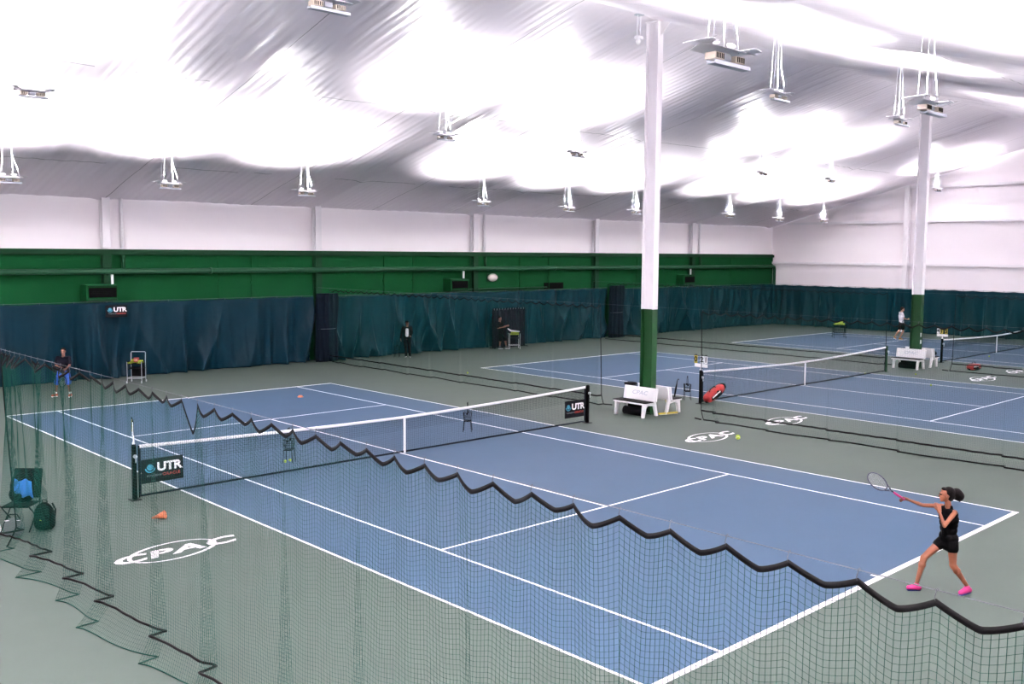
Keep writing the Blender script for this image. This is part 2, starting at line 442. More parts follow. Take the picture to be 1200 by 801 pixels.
# ------------------------------------------------------------------ curtains
def curtain(name, label, p0, p1, h, m, seed, lam=.95, amp=.075, swag=.9, group=None, nrm=(0,-1)):
    r = np.random.default_rng(seed)
    L = math.hypot(p1[0]-p0[0], p1[1]-p0[1]); ux, uy = (p1[0]-p0[0])/L, (p1[1]-p0[1])/L
    n = int(L/.05); s = np.linspace(0, L, n); z = np.linspace(0, 1, 40)
    S, T = np.meshgrid(s, z, indexing='ij')
    D = (1-T)
    # folds fan out below each gathered hanging point
    sl = np.interp(s, np.linspace(0, L, max(3, int(L/1.6))), r.uniform(-1, 1, max(3, int(L/1.6))))[:, None]
    ph = np.interp(s, np.linspace(0, L, max(3, int(L/1.1))), np.cumsum(r.uniform(.2, 2.4, max(3, int(L/1.1)))))[:, None]
    u = S + sl*swag*D**1.5
    env = np.interp(s, np.linspace(0, L, max(4, int(L/1.3))), r.uniform(.25, 1.25, max(4, int(L/1.3))))[:, None]
    A = amp*(.10+1.0*D**.8)*env
    off = 1.1*A*(1-2*np.abs(np.sin(PI*u/lam+.5*ph))**.75) + .35*A*(1-2*np.abs(np.sin(PI*(S-.7*sl*D**1.3)/.83+ph))**.8) + .16*A*np.sin(2*PI*(S-.9*sl*D)/.62+1.7*ph) + .03*np.sin(2*PI*S/3.1+ph)
    off += .05*np.exp(-((D-.82-.08*np.sin(S*1.3))/.12)**2)*np.sin(2*PI*S/1.9+ph)
    Zs = h*T - .03*np.abs(np.sin(PI*S/1.15))*T**6 + .02
    V = np.stack([p0[0]+ux*S+nrm[0]*(off+.12), p0[1]+uy*S+nrm[1]*(off+.12), Zs], -1).reshape(-1, 3)
    V0 = V.min(0); V0 = np.array([(p0[0]+p1[0])/2, (p0[1]+p1[1])/2, 0]); V = V-V0
    idx = np.arange(S.size).reshape(S.shape)
    F = np.stack([idx[:-1,:-1], idx[1:,:-1], idx[1:,1:], idx[:-1,1:]], -1).reshape(-1, 4)
    t = thing(name, label, 'curtain', tuple(V0), group=group)
    o = np_mesh('fabric', V, F, m, t, smooth=True)
    sm = o.modifiers.new('thick', 'SOLIDIFY'); sm.thickness = .006
    # header cord with ties
    a = Vector((p0[0], p0[1], h+.04))-Vector(V0); b = Vector((p1[0], p1[1], h+.04))-Vector(V0)
    nv = Vector((nrm[0]*.12, nrm[1]*.12, 0))
    MB().tube([a+nv, b+nv], .008, 6).build('hanging_cable', m_wire, t)
    k = int(L/1.15); proto = None
    hm = MB().tube([(0,0,-.05), (0,-.012,0), (0,0,.02), (0,.012,0), (0,0,-.05)], .006, 5)
    for i in range(min(k, 60)):
        q = a+nv+(b-a)*((i+.5)/k)
        if proto is None: proto = hm.build('tie', m_wire, t); c = proto
        else: c = proto.copy(); COL.objects.link(c); c.parent = t
        c.location = q
    return t
curtain('backdrop_curtain', 'dark blue backdrop curtain behind the boy, left of the bunched curtain', (XL, 18.35), (8.72, 18.35), 2.86, m_curt, 11, lam=2.1, amp=.28, swag=2.2)
curtain('backdrop_curtain', 'teal backdrop curtain behind the person in the open dark jacket, mid back wall', (9.78, 18.35), (28.08, 18.35), 2.84, m_curtg, 12, lam=2.2, amp=.28, swag=2.6)
curtain('backdrop_curtain', 'teal backdrop curtain right of the first column, ending at the room corner', (29.22, 18.35), (45.62, 18.35), 2.78, m_curtg, 13, lam=2.0, amp=.25, swag=2.2)
curtain('backdrop_curtain', 'blue green backdrop curtain along the white end wall at right', (45.9, 18.6), (45.9, -24.0), 2.74, m_curtg, 14, lam=1.9, amp=.22, swag=2.0, nrm=(-1,0))

def bundle(x, y, w, h, label, seed):
    r = random.Random(seed); t = thing('gathered_curtain', label, 'curtain', (x, y, 0))
    mb = MB(); n = 90; vs = []; nz = 14
    for j in range(nz):
        z = h*j/(nz-1)+.015
        for i in range(n):
            q = 2*PI*i/n; f = 1+.16*math.sin(q*9+.5*math.sin(j*.4))+.08*math.sin(q*17+j*.3)
            vs.append((w/2*f*math.cos(q)*(1+.05*math.sin(j*.7)), .16*f*math.sin(q), z))
    fs = [[j*n+i, j*n+(i+1)%n, (j+1)*n+(i+1)%n, (j+1)*n+i] for j in range(nz-1) for i in range(n)]
    fs += [list(range(n))[::-1], [(nz-1)*n+i for i in range(n)]]
    mb.add(vs, fs).build('fabric', m_curt2, t, smooth=True)
    MB().tube([(w*.22*math.cos(a)*2.1, .19*math.sin(a), 1.45) for a in np.linspace(0, 2*PI, 20)], .012, 5).build('tie_cord', m_wire, t)
bundle(9.25, 18.0, .95, 2.98, 'dark gathered curtain between the two left backdrop curtains', 1)
bundle(28.65, 18.0, 1.05, 2.98, 'dark gathered curtain just left of the first column', 2)

# ------------------------------------------------------------------ netting
def net_tubes(G, w, d1, d2, name, m, parent, label=None, kind=None):
    """G[i,j] knots; threads of radius w along both directions as thin triangular cords"""
    n, k, _ = G.shape; V = []; F = []; base = 0
    d1 = np.array(d1, float); d2 = np.array(d2, float)
    offs_v = np.array([d1*w, -d1*w*.5+d2*w*.87, -d1*w*.5-d2*w*.87])
    up = np.array([0,0,1.0])
    wh = w*.65
    offs_h = np.array([up*wh, -up*wh*.5+d2*wh*.87, -up*wh*.5-d2*wh*.87])
    for A, offs in ((G, offs_v), (np.swapaxes(G, 0, 1), offs_h)):
        a, b, _ = A.shape
        P = (A[:, :, None, :]+offs[None, None]).reshape(-1, 3)
        idx = (np.arange(a*b*3).reshape(a, b, 3))+base
        f = []
        for q in range(3):
            q2 = (q+1) % 3
            f.append(np.stack([idx[:, :-1, q], idx[:, :-1, q2], idx[:, 1:, q2], idx[:, 1:, q]], -1).reshape(-1, 4))
        V.append(P); F.append(np.concatenate(f)); base += a*b*3
    o = np_mesh(name, np.concatenate(V), np.concatenate(F), m, parent)
    return o

def band(pts_top, pts_bot, thick, name, m, parent, d2=(1,0,0)):
    T = np.array(pts_top); B = np.array(pts_bot); n = len(T); off = np.array(d2)*thick/2
    V = np.concatenate([T-off, B-off, T+off, B+off]); i = np.arange(n-1)
    F = np.concatenate([np.stack([i, i+1, n+i+1, n+i], -1), np.stack([2*n+i, 3*n+i, 3*n+i+1, 2*n+i+1], -1),
                        np.stack([i, 2*n+i, 2*n+i+1, i+1], -1), np.stack([n+i, n+i+1, 3*n+i+1, 3*n+i], -1)])
    return np_mesh(name, V, F, m, parent)

def divider(x0, y0, y1, label, pitch=.04, w=.0014, hook=.39, gather=1.0, skirt=.14, seed=0, tape=.036, foldend=None, near=False, endbar=True):
    """hanging divider net in the plane x=x0 from y0 to y1 (y0 is the free edge by the gap)"""
    r = np.random.default_rng(seed)
    sg = 1 if y1 > y0 else -1; L = abs(y1-y0)
    t = thing('divider_net', label, 'net', (x0, y0, 0))
    # arc along the fabric -> position along the wire
    us = [0.0]
    while us[-1] < L:
        u = us[-1]
        g = pitch*.93
        if foldend and u < foldend: g = pitch*(.42+.5*(u/foldend))
        us.append(u+g)
    U = np.array(us); n = len(U)
    ztop, zrope = 3.185, .31
    # hooks
    hk = []; u = .03
    while u < L:
        hk.append(u); u += hook*(.55+.45*min(1, u/foldend) if foldend else 1.0)
    hk = np.array(hk+[L+.3])
    i = np.clip(np.searchsorted(hk, U, side='right')-1, 0, len(hk)-2)
    fr = np.clip((U-hk[i])/(hk[i+1]-hk[i]), 0, 1)
    dipb = (.070+.025*r.random(len(hk)))
    if foldend: dipb = dipb+.10*np.clip(1-hk/foldend, 0, 1)
    if near:
        dipb[np.argmin(abs(hk-6.55))] = .33
    dip = dipb[i]*(1-np.abs(2*fr-1)**1.6)
    sidew = (r.choice([-1,1], len(hk)) * (.02+.02*r.random(len(hk))))
    if foldend: sidew = sidew*(1+3.0*np.clip(1-hk/(foldend*1.5), 0, 1))
    side = sidew[i]*np.sin(PI*fr)
    # hanging folds, growing downwards, stepped in plan
    def topline(q):
        ii = np.clip(np.searchsorted(hk, q, side='right')-1, 0, len(hk)-2); ff = np.clip((q-hk[ii])/(hk[ii+1]-hk[ii]), 0, 1)
        gg = np.clip(ff*1.0, 0, 1)
        return dipb[ii]*(1-np.abs(2*gg-1)**1.35), sidew[ii]*np.sin(PI*ff)
    dip, side = topline(U)
    kn = np.arange(0, L+2, .62 if near else .9)
    ph = np.interp(U, kn, np.cumsum(r.uniform(.5, 1.5, len(kn)))*1.9)
    saw = (np.arctan2(np.sin(ph*1.6), .55+np.cos(ph*1.6))/1.3)
    amp = np.interp(U, [0, 1.5, 6, L+.1], [.10, .08, .055, .04]) if near else np.interp(U, [0, 1.5, L], [.05, .03, .03])
    zs = [0.0]
    nt_ = int((ztop-.02)/pitch)
    T = np.linspace(0, 1, nt_)                # 0 top .. 1 floor hem
    G = np.zeros((n, nt_, 3))
    for j, tt in enumerate(T):
        z = (ztop-dip-.02)*(1-tt) + .012*tt
        low = tt**1.3
        x = side*(1-tt)**3 + amp*saw*low
        x = x + .012*np.sin(U*5.1+tt*3)*low
        d = max(0, (tt-.90)/.10)              # below the weight line the skirt runs out over the floor
        x = x + skirt*d**1.2*(1+.5*np.sin(U*1.7))
        yy = U + .02*np.sin(ph*1.6)*low
        G[:, j, 0] = x; G[:, j, 1] = sg*yy; G[:, j, 2] = z + (.03*np.sin(U*2.3)*d*(1-d))
    net_tubes(G, w, (0,1,0), (1,0,0), 'netting', m_net, t)
    uf = np.unique(np.concatenate([np.arange(0, U[-1], .012), hk[hk < U[-1]]])); d_, s2_ = topline(uf)
    top = np.stack([s2_, sg*uf, ztop-d_-.02], -1); band(top+np.array([0,0,.022]), top-np.array([0,0,tape-.022]), .006, 'top_tape', m_tape, t)
    jr = int(nt_*.905)
    ro = G[:, jr].copy(); ro[:, 2] += .01
    def rope(P, rad, name, m):
        P = P[::1]; mb = MB(); mb.tube([tuple(p) for p in P], rad, 6); return mb.build(name, m, t, smooth=True)
    rope(ro, .015 if near else .024, 'weight_rope', m_tape)
    rope(G[:, -1]+np.array([0,0,.004]), .008 if near else .020, 'hem_cord', m_net if near else m_tape)
    rope(G[0, :, :], .012, 'edge_cord', m_tape)
    if endbar and not near:
        MB().tube([(G[0,-1,0]-.04, -sg*.05, .02), (G[0,-1,0]+.05, -sg*.32, .02)], .02, 6).build('edge_weight', m_tape, t)
    # hooks and wire
    hm = MB(); hm.tube([(0,0,-.052), (0,.008,-.03), (0,.003,-.01), (0,0,.012), (0,-.008,.02), (0,-.012,.012)], .0028, 5)
    hm.tube([(.004*1, .009*math.cos(a), -.055+.009*math.sin(a)) for a in np.linspace(0, 2*PI, 9)], .003, 5)
    proto = None
    for h in hk[:-1][:99]:
        if proto is None: proto = hm.build('hook', m_wire, t); c = proto
        else: c = proto.copy(); COL.objects.link(c); c.parent = t
        c.location = (0, sg*h, ztop+.035)
        if not near: c.scale = (1.5,1.5,1)
    return t
divider(-9.17, -1.62, -19.5, 'nearest green divider net across the foreground with a scalloped black top tape', near=True, foldend=3.4, skirt=-.17, seed=3, w=.0020)
divider(9.17, 1.95, 17.7, 'green divider net from the near bench gap back to the gathered curtain', seed=5, skirt=.10)
divider(9.17, -1.92, -16.0, 'green divider net right of the first scoreboard running off the frame', seed=6, skirt=.12)
divider(27.51, 1.35, 17.7, 'far green divider net whose free edge stands beside the distant bench', seed=7, pitch=.045, skirt=-.1)
divider(27.51, -1.62, -12.0, 'far green divider net beside the red bag on the floor at right', seed=8, pitch=.045, skirt=-.2)
for x, lb in ((-9.17, 'nearest thin steel wire carrying the foreground divider net'), (9.17, 'thin steel wire at net height passing the first column'), (27.51, 'far thin steel wire passing the second column')):
    o = MB().tube([(0, YB-.05, 0), (0, 8, -.01), (0, -2, -.012), (0, -12, -.01), (0, YF, 0)], .0028, 6)
    w_ = o.build('support_wire', m_wire); w_.location = (x+(.13 if x > 0 else 0), 0, 3.235)
    if x > 0: w_.location = (x, 0, 3.235)
    tag(w_, lb, 'wire')

# ------------------------------------------------------------------ tennis nets
def tennis_net(c, label, green_post=False):
    t = thing('tennis_net', label, 'tennis net', (c, 0, 0))
    n = int(2*6.36/.045); xs = np.linspace(-6.36, 6.36, n)
    ztop = .914+.145*(np.abs(xs)/6.4)**1.6; nz = 20
    G = np.zeros((n, nz, 3)); 
    for j in range(nz):
        f = j/(nz-1); zb = .055+.01*np.sin(xs*1.3)
        G[:, j, 0] = xs; G[:, j, 1] = .02*np.sin(xs*.9)*(1-f)*f*3; G[:, j, 2] = (ztop-.03)*(1-f)+zb*f
    net_tubes(G, .0022, (1,0,0), (0,1,0), 'netting', m_netb, t)
    G2 = G[:, :8].copy(); G2[:, :, 1] += .012; G2[:, :, 0] += .02      # doubled upper courses
    net_tubes(G2, .0018, (1,0,0), (0,1,0), 'doubled_netting', m_netb, t)
    def bnd(z0, z1, name, m, th):
        P = np.stack([xs, xs*0, z0], -1); Q = np.stack([xs, xs*0, z1], -1)
        return band(P, Q, th, name, m, t, d2=(0,1,0))
    part_label(bnd(ztop+.005, ztop-.055, 'headband', m_plastic, .03), 'white top band')
    bnd(.085+.0*xs, .045+.0*xs, 'bottom_tape', m_netb, .014)
    part_label(MB().box((0,-.012,.46), (.05,.008,.86)).box((0,.012,.46), (.05,.008,.86)).build('centre_strap', m_plastic, t), 'white centre strap')
    for s in (-1, 1):
        MB().box((s*6.355,0,.55), (.03,.022,1.0)).build('side_tape', m_netb, t)
        gm = m_dkgreen if (green_post and s > 0) else m_black
        mb = MB(); mb.box((s*6.47,0,.535), (.08,.08,1.07), bev=.01); mb.box((s*6.47,0,.006), (.2,.2,.012))
        mb.ell((s*6.47,0,1.075), (.042,.042,.018))
        mb.build('post', gm, t)
        MB().tube([(s*6.47,-.045,.86), (s*6.47,-.10,.86)], .035, 10).tube([(s*6.47,-.09,.86), (s*6.47,-.09,.74)], .01, 6).build('winder', m_steel, t, smooth=True)
        mb = MB(); mb.tube([(s*6.38,0,.03), (s*6.38,0,1.05)], .013, 6); mb.build('lacing_rod', m_black, t)
    return t
tennis_net(CX[0], 'nearest tennis net, the one with two black banners')
tennis_net(CX[1], 'middle court tennis net behind the divider net, with one green post', True)
tennis_net(CX[2], 'farthest tennis net at the right edge by the distant scoreboard')

def banner(loc, w, h, label, facing='y'):
    t = thing('banner', label, 'banner', loc)
    mb = MB(); mb.box((0,0,0), (w, .012, h), bev=.003)
    mb.build('panel', m_signblk, t)
    R = Matrix.Translation((0,-.009,0)) @ Matrix.Rotation(PI/2, 4, 'X')
    s = h/.46
    part_label(text_mesh('lettering', 'UTR', .225*s, m_plastic, Matrix.Translation((.13*s, -.009, .055*s)) @ Matrix.Rotation(PI/2, 4, 'X'), t, off=.008*s, sx=1.18, spacing=.93), 'white lettering')
    text_mesh('small_lettering', 'POWERED BY', .045*s, m_greytxt, Matrix.Translation((-.16*s, -.009, -.095*s)) @ Matrix.Rotation(PI/2, 4, 'X'), t, sx=1.1)
    part_label(text_mesh('small_lettering', 'ORACLE', .075*s, m_redtxt, Matrix.Translation((.17*s, -.009, -.095*s)) @ Matrix.Rotation(PI/2, 4, 'X'), t, off=.002, sx=1.15, spacing=1.1), 'red lettering')
    mb = MB(); n = 20; rx = .062*s
    pts = [(rx*math.cos(a), .78*rx*math.sin(a)*1.25) for a in np.linspace(0, 2*PI, n, endpoint=False)]
    M = Matrix.Translation((-.245*s, -.007, .07*s)) @ Matrix.Rotation(PI/2, 4, 'X')
    mb.prism(pts, 0, .004, M)
    part_label(mb.build('emblem', m_cyan, t), 'cyan round emblem')
    ring = MB(); A = np.linspace(PI*1.05, PI*1.95, 16); vs = []
    for a in A: vs += [M @ Vector((.105*s*math.cos(a), .105*s*math.sin(a), .004)), M @ Vector((.082*s*math.cos(a), .082*s*math.sin(a), .004))]
    ring.add(vs, [[2*i, 2*i+2, 2*i+3, 2*i+1] for i in range(15)]); ring.build('emblem_ring', m_cyan, t)
    return t
banner((-5.93, -.045, .53), .84, .47, 'black banner hung at the near post of the nearest net')
banner((5.88, -.045, .47), .78, .80*.6, 'black banner hung at the far post of the nearest net')
banner((.09, 17.93, 2.55), .80, .45, 'small black banner high on the blue curtain below the left wall heater')

# ------------------------------------------------------------------ scoreboards
def scoreboard(x, label, cards, y=0.0, rz=0.0):
    t = thing('scoreboard', label, 'scoreboard', (x, y, 0), rz)
    mb = MB(); mb.tube([(0,0,1.095), (0,0,1.30)], .012, 8)
    mb.box((0,0,1.11), (.05,.07,.03)); mb.build('stem', m_plastic, t)
    MB().box((0,0,1.24), (.016,.50,.11), bev=.004).build('plate', m_plastic, t)
    MB().tube([(0,-.27,1.56), (0,.27,1.56)], .006, 6).tube([(0,-.2,1.29), (0,-.2,1.56)], .006, 6).tube([(0,.2,1.29), (0,.2,1.56)], .006, 6).build('rack', m_black, t)
    for (yy, ch, cm) in cards:
        c = MB().box((-.012, yy, 1.43), (.008,.125,.24), bev=.002).build('card', cm, t)
        R = Matrix.Translation((-.018, yy, 1.43)) @ Matrix.Rotation(-PI/2, 4, 'Z') @ Matrix.Rotation(PI/2, 4, 'X')
        text_mesh('digit', ch, .24, m_black, R, c, off=.006)
        MB().tube([(-.012, yy-.03, 1.55), (-.012, yy-.03, 1.585), (-.012, yy+.03, 1.585), (-.012, yy+.03, 1.55)], .009, 6).build('card_ring', m_black, t)
scoreboard(CX[0]-6.47, 'scoreboard seen edge on above the near post of the nearest net', [(.18,'0',m_yellow), (-.03,'2',m_plastic), (-.17,'1',m_plastic)], rz=-.33)
scoreboard(CX[1]-6.47, 'scoreboard with yellow and white cards above the red racket bag', [(.20,'0',m_yellow), (-.04,'2',m_plastic), (-.19,'1',m_plastic)])
scoreboard(CX[2]-6.47, 'distant scoreboard with yellow cards on the farthest net post', [(.18,'4',m_plastic), (.03,'1',m_yellow), (-.17,'5',m_yellow)])

# ------------------------------------------------------------------ benches
def bench(loc, rz, label):
    t = thing('bench', label, 'bench', loc, rz)
    # seat faces local -X, length along Y
    R = Euler((0, .16, 0))
    MB().box((.20,0,.63), (.035,1.28,.40), R, bev=.012).build('backrest', m_plastic, t)
    mb = MB()
    for k in range(3): mb.box((-.29+.14*k,0,.445), (.12,1.24,.03), bev=.006)
    part_label(mb.build('seat', m_black, t), 'black seat slats')
    MB().box((-.15,0,.405), (.40,1.22,.045), bev=.008).build('seat_frame', m_plastic, t)
    for s in (-1, 1):
        mb = MB(); y = s*.52
        mb.prism([(-.36,0),(-.27,0),(-.20,.30),(-.10,.40),(-.30,.43),(-.33,.36)], y-.035, y+.035, Matrix.Rotation(PI/2, 4, 'X'))
        mb.build('front_leg', m_plastic, t)
        mb = MB()
        mb.prism([(.26,0),(.35,0),(.24,.45),(.30,.80),(.22,.82),(.13,.44)], y-.035, y+.035, Matrix.Rotation(PI/2, 4, 'X'))
        mb.build('rear_leg', m_plastic, t)
        MB().prism([(-.30,.25),(-.29,.33),(.22,.38),(.24,.30),(-.1,.34)], y-.02, y+.02, Matrix.Rotation(PI/2, 4, 'X')).build('side_rail', m_plastic, t)
    Mx = Matrix.Translation((.165,0,.655)) @ Matrix.Rotation(.16, 4, 'Y') @ Matrix.Rotation(-PI/2, 4, 'Z') @ Matrix.Rotation(PI/2, 4, 'X')
    part_label(text_mesh('lettering', 'CPAC', .17, m_faint, Mx @ Matrix.Translation((0,0,.012)), t, off=.001, sx=1.35, shear=.2), 'faint grey lettering')
    return t
B1 = bench((8.60, -.03, 0), .0, 'nearest white bench in front of the first column')
B2 = dup(B1, (9.66, -.05, 0), PI, 'white bench behind the first column, seen end on beside the yellow broom')
B3 = dup(B1, (26.85, -.02, 0), 0, 'distant white bench left of the second column')
B4 = dup(B1, (28.12, -.02, 0), PI, 'distant white bench right of the second column with a dark bag')
B5 = dup(B1, (-9.34, -.05, 0), 0, 'white bench cut off by the left frame edge')

def roller(x, y, label):
    t = thing('drying_roller', label, 'roller', (x, y, 0))
    MB().tube([(0,-.36,.13), (0,.36,.13)], .125, 16).build('roller', m_blackf, t, smooth=True)
    MB().box((.17,0,.23), (.12,.72,.16), bev=.02).build('tray', m_black, t)
    mb = MB(); mb.tube([(0,-.40,.13), (.12,-.40,.33), (.12,.40,.33), (0,.40,.13)], .012, 6); mb.build('frame', m_steel, t)
roller(8.50, -.04, 'black drying roller stored under the nearest white bench')
roller(26.75, -.03, 'black drying roller stored under the distant bench left of the column')

# bin behind bench
t = thing('waste_bin', 'black round bin between the nearest bench and the green column', 'bin', (9.62, 1.05, 0))
MB().lathe([(.15,0),(.19,.72),(.20,.74),(.17,.74)], n=20).build('body', m_black, t, smooth=True)
MB().lathe([(.205,.74),(.205,.78),(.12,.80),(.0,.80)], n=20).build('lid', m_blackf, t, smooth=True)
# yellow broom + dark items by bench 2
t = thing('floor_broom', 'yellow push broom lying on the floor beside the near bench pair', 'broom', (9.42, -.60, 0), -.30)
MB().box((0,0,.035), (.70,.06,.05), bev=.012).build('head', m_yellow, t)
MB().box((0,0,.01), (.66,.05,.02)).build('bristles', m_cream, t)
MB().tube([(0,.02,.06), (.10,.34,.55), (.13,.36,.60)], .012, 8).build('handle', m_yellow, t)
t = thing('umbrella', 'black folded umbrella leaning on the bench behind the first column', 'umbrella', (9.95, -.42, 0))
MB().tube([(0,0,.46), (.04,-.02,.72), (.08,-.03,.92)], [.02,.03,.012], 8).build('canopy', m_black, t, smooth=True)
MB().tube([(.08,-.03,.92), (.10,-.03,.98), (.14,-.03,1.0), (.17,-.03,.97)], .011, 8).build('handle', m_black, t, smooth=True)
t = thing('duffel_bag', 'dark duffel bag sitting on the distant bench right of the second column', 'bag', (28.30, -.30, .462))
mb = MB(); mb.ell((0,0,.13), (.19,.30,.135)); mb.build('body', m_blackf, t, smooth=True)
MB().tube([(0,-.15,.2), (0,-.1,.33), (0,.1,.33), (0,.15,.2)], .012, 6).build('handle', m_black, t)

# ------------------------------------------------------------------ racket bags
def racket_bag(loc, rot, label, flat=False):
    t = thing('racket_bag', label, 'bag', loc, rot=rot)
    # lies along +X
    prof = [(-.02,.02,.02),(.0,.10,.08),(.06,.15,.12),(.30,.17,.14),(.52,.16,.13),(.70,.12,.11),(.80,.08,.08),(.84,.03,.03)]
    def loft(seg, sc, m, nm):
        n = 18; vs = []
        for x, ry, rz in seg:
            for k in range(n):
                q = 2*PI*k/n; cx_, sx_ = math.cos(q), math.sin(q)
                vs.append((x, sc*ry*math.copysign(abs(cx_)**.7, cx_), .14+sc*rz*math.copysign(abs(sx_)**.7, sx_)))
        fs = [[i*n+k, i*n+(k+1)%n, (i+1)*n+(k+1)%n, (i+1)*n+k] for i in range(len(seg)-1) for k in range(n)]
        fs += [list(range(n))[::-1], [(len(seg)-1)*n+k for k in range(n)]]
        return MB().add(vs, fs).build(nm, m, t, smooth=True)
    part_label(loft(prof[:6], 1, m_red, 'body'), 'red body')
    part_label(loft(prof[5:], 1.03, m_black, 'end_pocket'), 'black end pocket')
    part_label(loft([(.08,.155,.115),(.34,.178,.13),(.5,.165,.12)], .99, m_black, 'side_panel'), 'black side panel')
    part_label(MB().ell((.38,0,.075), (.42,.165,.085), nu=20, nv=12).build('base_panel', m_black, t, smooth=True), 'black lower panel')
    part_label(MB().box((.28,-.165,.17), (.36,.02,.05), Euler((.2,0,.03)), bev=.008).build('stripe', m_plastic, t), 'white stripe')
    MB().tube([(.2,0,.28), (.26,0,.34), (.42,0,.34), (.48,0,.28)], .012, 6).build('handle', m_black, t)
    return t
rb_ = racket_bag((11.95, -.22, .0), (0, -.42, -.05), 'red and black racket bag leaning against the middle net post')
rb_.scale = (1.22,1.1,1.1)
racket_bag((28.02, -2.08, .0), (0, 0, -.18), 'red racket bag lying flat at the foot of the far divider net')

# ------------------------------------------------------------------ ball hoppers, carts, balls
BALLM = None
def ball(loc, label, group=None, r=.033):
    global BALLM
    if BALLM is None:
        o = MB().ell((0,0,0), .033, nu=14, nv=10).build('tennis_ball', m_ball, smooth=True); BALLM = o
        sm = MB()
        sm.tube([(.0335*math.cos(a)*math.cos(.45*math.sin(2*a)), .0335*math.sin(a)*math.cos(.45*math.sin(2*a)), .0335*math.sin(.45*math.sin(2*a))) for a in np.linspace(0, 2*PI, 33)], .0012, 4)
        sm.build('seam', m_plastic, o)
    else:
        o = BALLM.copy(); COL.objects.link(o)
    o.location = loc; tag(o, label, 'tennis ball', group)
    return o
ball((-2.63, -11.01, 2.34), 'tennis ball in flight above the floor logo right of the near bench')
ball((11.18, 10.76, .033), 'tennis ball on the floor near the left divider net rope')
ball((23.36, .17, .033), 'tennis ball at the foot of the middle net near its green post')
ball((24.82, -1.25, .033), 'tennis ball on the floor in front of the distant bench')
ball((21.95, -3.11, .033), 'tennis ball on the blue middle court right of its net')
ball((34.53, -.47, .033), 'tennis ball on the far court by the farthest net')
ball((-2.62, 1.02, .033), 'left one of two tennis balls under the near wire hopper', None)
ball((-2.47, 1.06, .033), 'right one of two tennis balls under the near wire hopper', None)

def hopper(loc, rz, label, handle_up=True):
    t = thing('ball_hopper', label, 'ball hopper', loc, rz)
    mb = MB(); h0, h1 = .28, .52; a0, a1 = .11, .13
    def rect(a, z): return [(-a,-a*.8,z),(a,-a*.8,z),(a,a*.8,z),(-a,a*.8,z),(-a,-a*.8,z)]
    for z, a in ((h0,a0),((h0+h1)/2,(a0+a1)/2),(h1,a1)): mb.tube(rect(a,z), .006, 5)
    for k in range(6):
        f = -1+2*k/5
        for sx, sy in ((f,-.8),(f,.8)): mb.tube([(sx*a0, sy*a0, h0), (sx*a1, sy*a1, h1)], .0035, 4)
        for sx, sy in ((-1,f*.8),(1,f*.8)): mb.tube([(sx*a0, sy*a0, h0), (sx*a1, sy*a1, h1)], .0035, 4)
        mb.tube([(f*a0,-.8*a0,h0), (f*a0,.8*a0,h0)], .0035, 4)
    mb.build('basket', m_black, t)
    for s in (-1, 1):
        MB().tube([(s*.13,-.11,0), (s*.125,-.09,.30), (s*.125,.09,.30), (s*.13,.11,0)], .008, 6).build('leg', m_black, t)
        MB().box((s*.125,0,.50), (.03,.05,.05)).build('bracket', m_black, t)
    MB().tube([(-.125,0,.50), (-.11,0,.68), (-.06,0,.77), (.06,0,.77), (.11,0,.68), (.125,0,.50)], .007, 6).build('handle', m_black, t)
    MB().tube([(-.05,0,.775), (.05,0,.775)], .016, 8).build('grip', m_black, t)
    return t
hopper((3.05, 1.25, 0), PI/4, 'upright wire ball hopper standing behind the nearest net at its centre right')
hopper((-2.50, 1.05, 0), PI/4, 'wire ball hopper with two balls behind the nearest net')
hopper((12.25, .80, 0), PI/4, 'wire ball hopper standing on the floor right of the near benches')
hopper((12.70, 17.55, 0), PI/4, 'small ball hopper at the feet of the person in the dark jacket')

def pile(cx, cy, z0, rx, ry, n, lab, grp, seed, rows=2):
    r = random.Random(seed); pts = []
    step = .064
    for layer in range(rows):
        ax, ay = rx-layer*.05, ry-layer*.05
        y = -ay
        while y <= ay+1e-6:
            x = -ax
            while x <= ax+1e-6:
                pts.append((x+r.uniform(-.003,.003)+(.03 if layer % 2 else 0), y, z0+.033+layer*.052)); x += step+.002
            y += step+.002
    return pts[:n] if n else pts

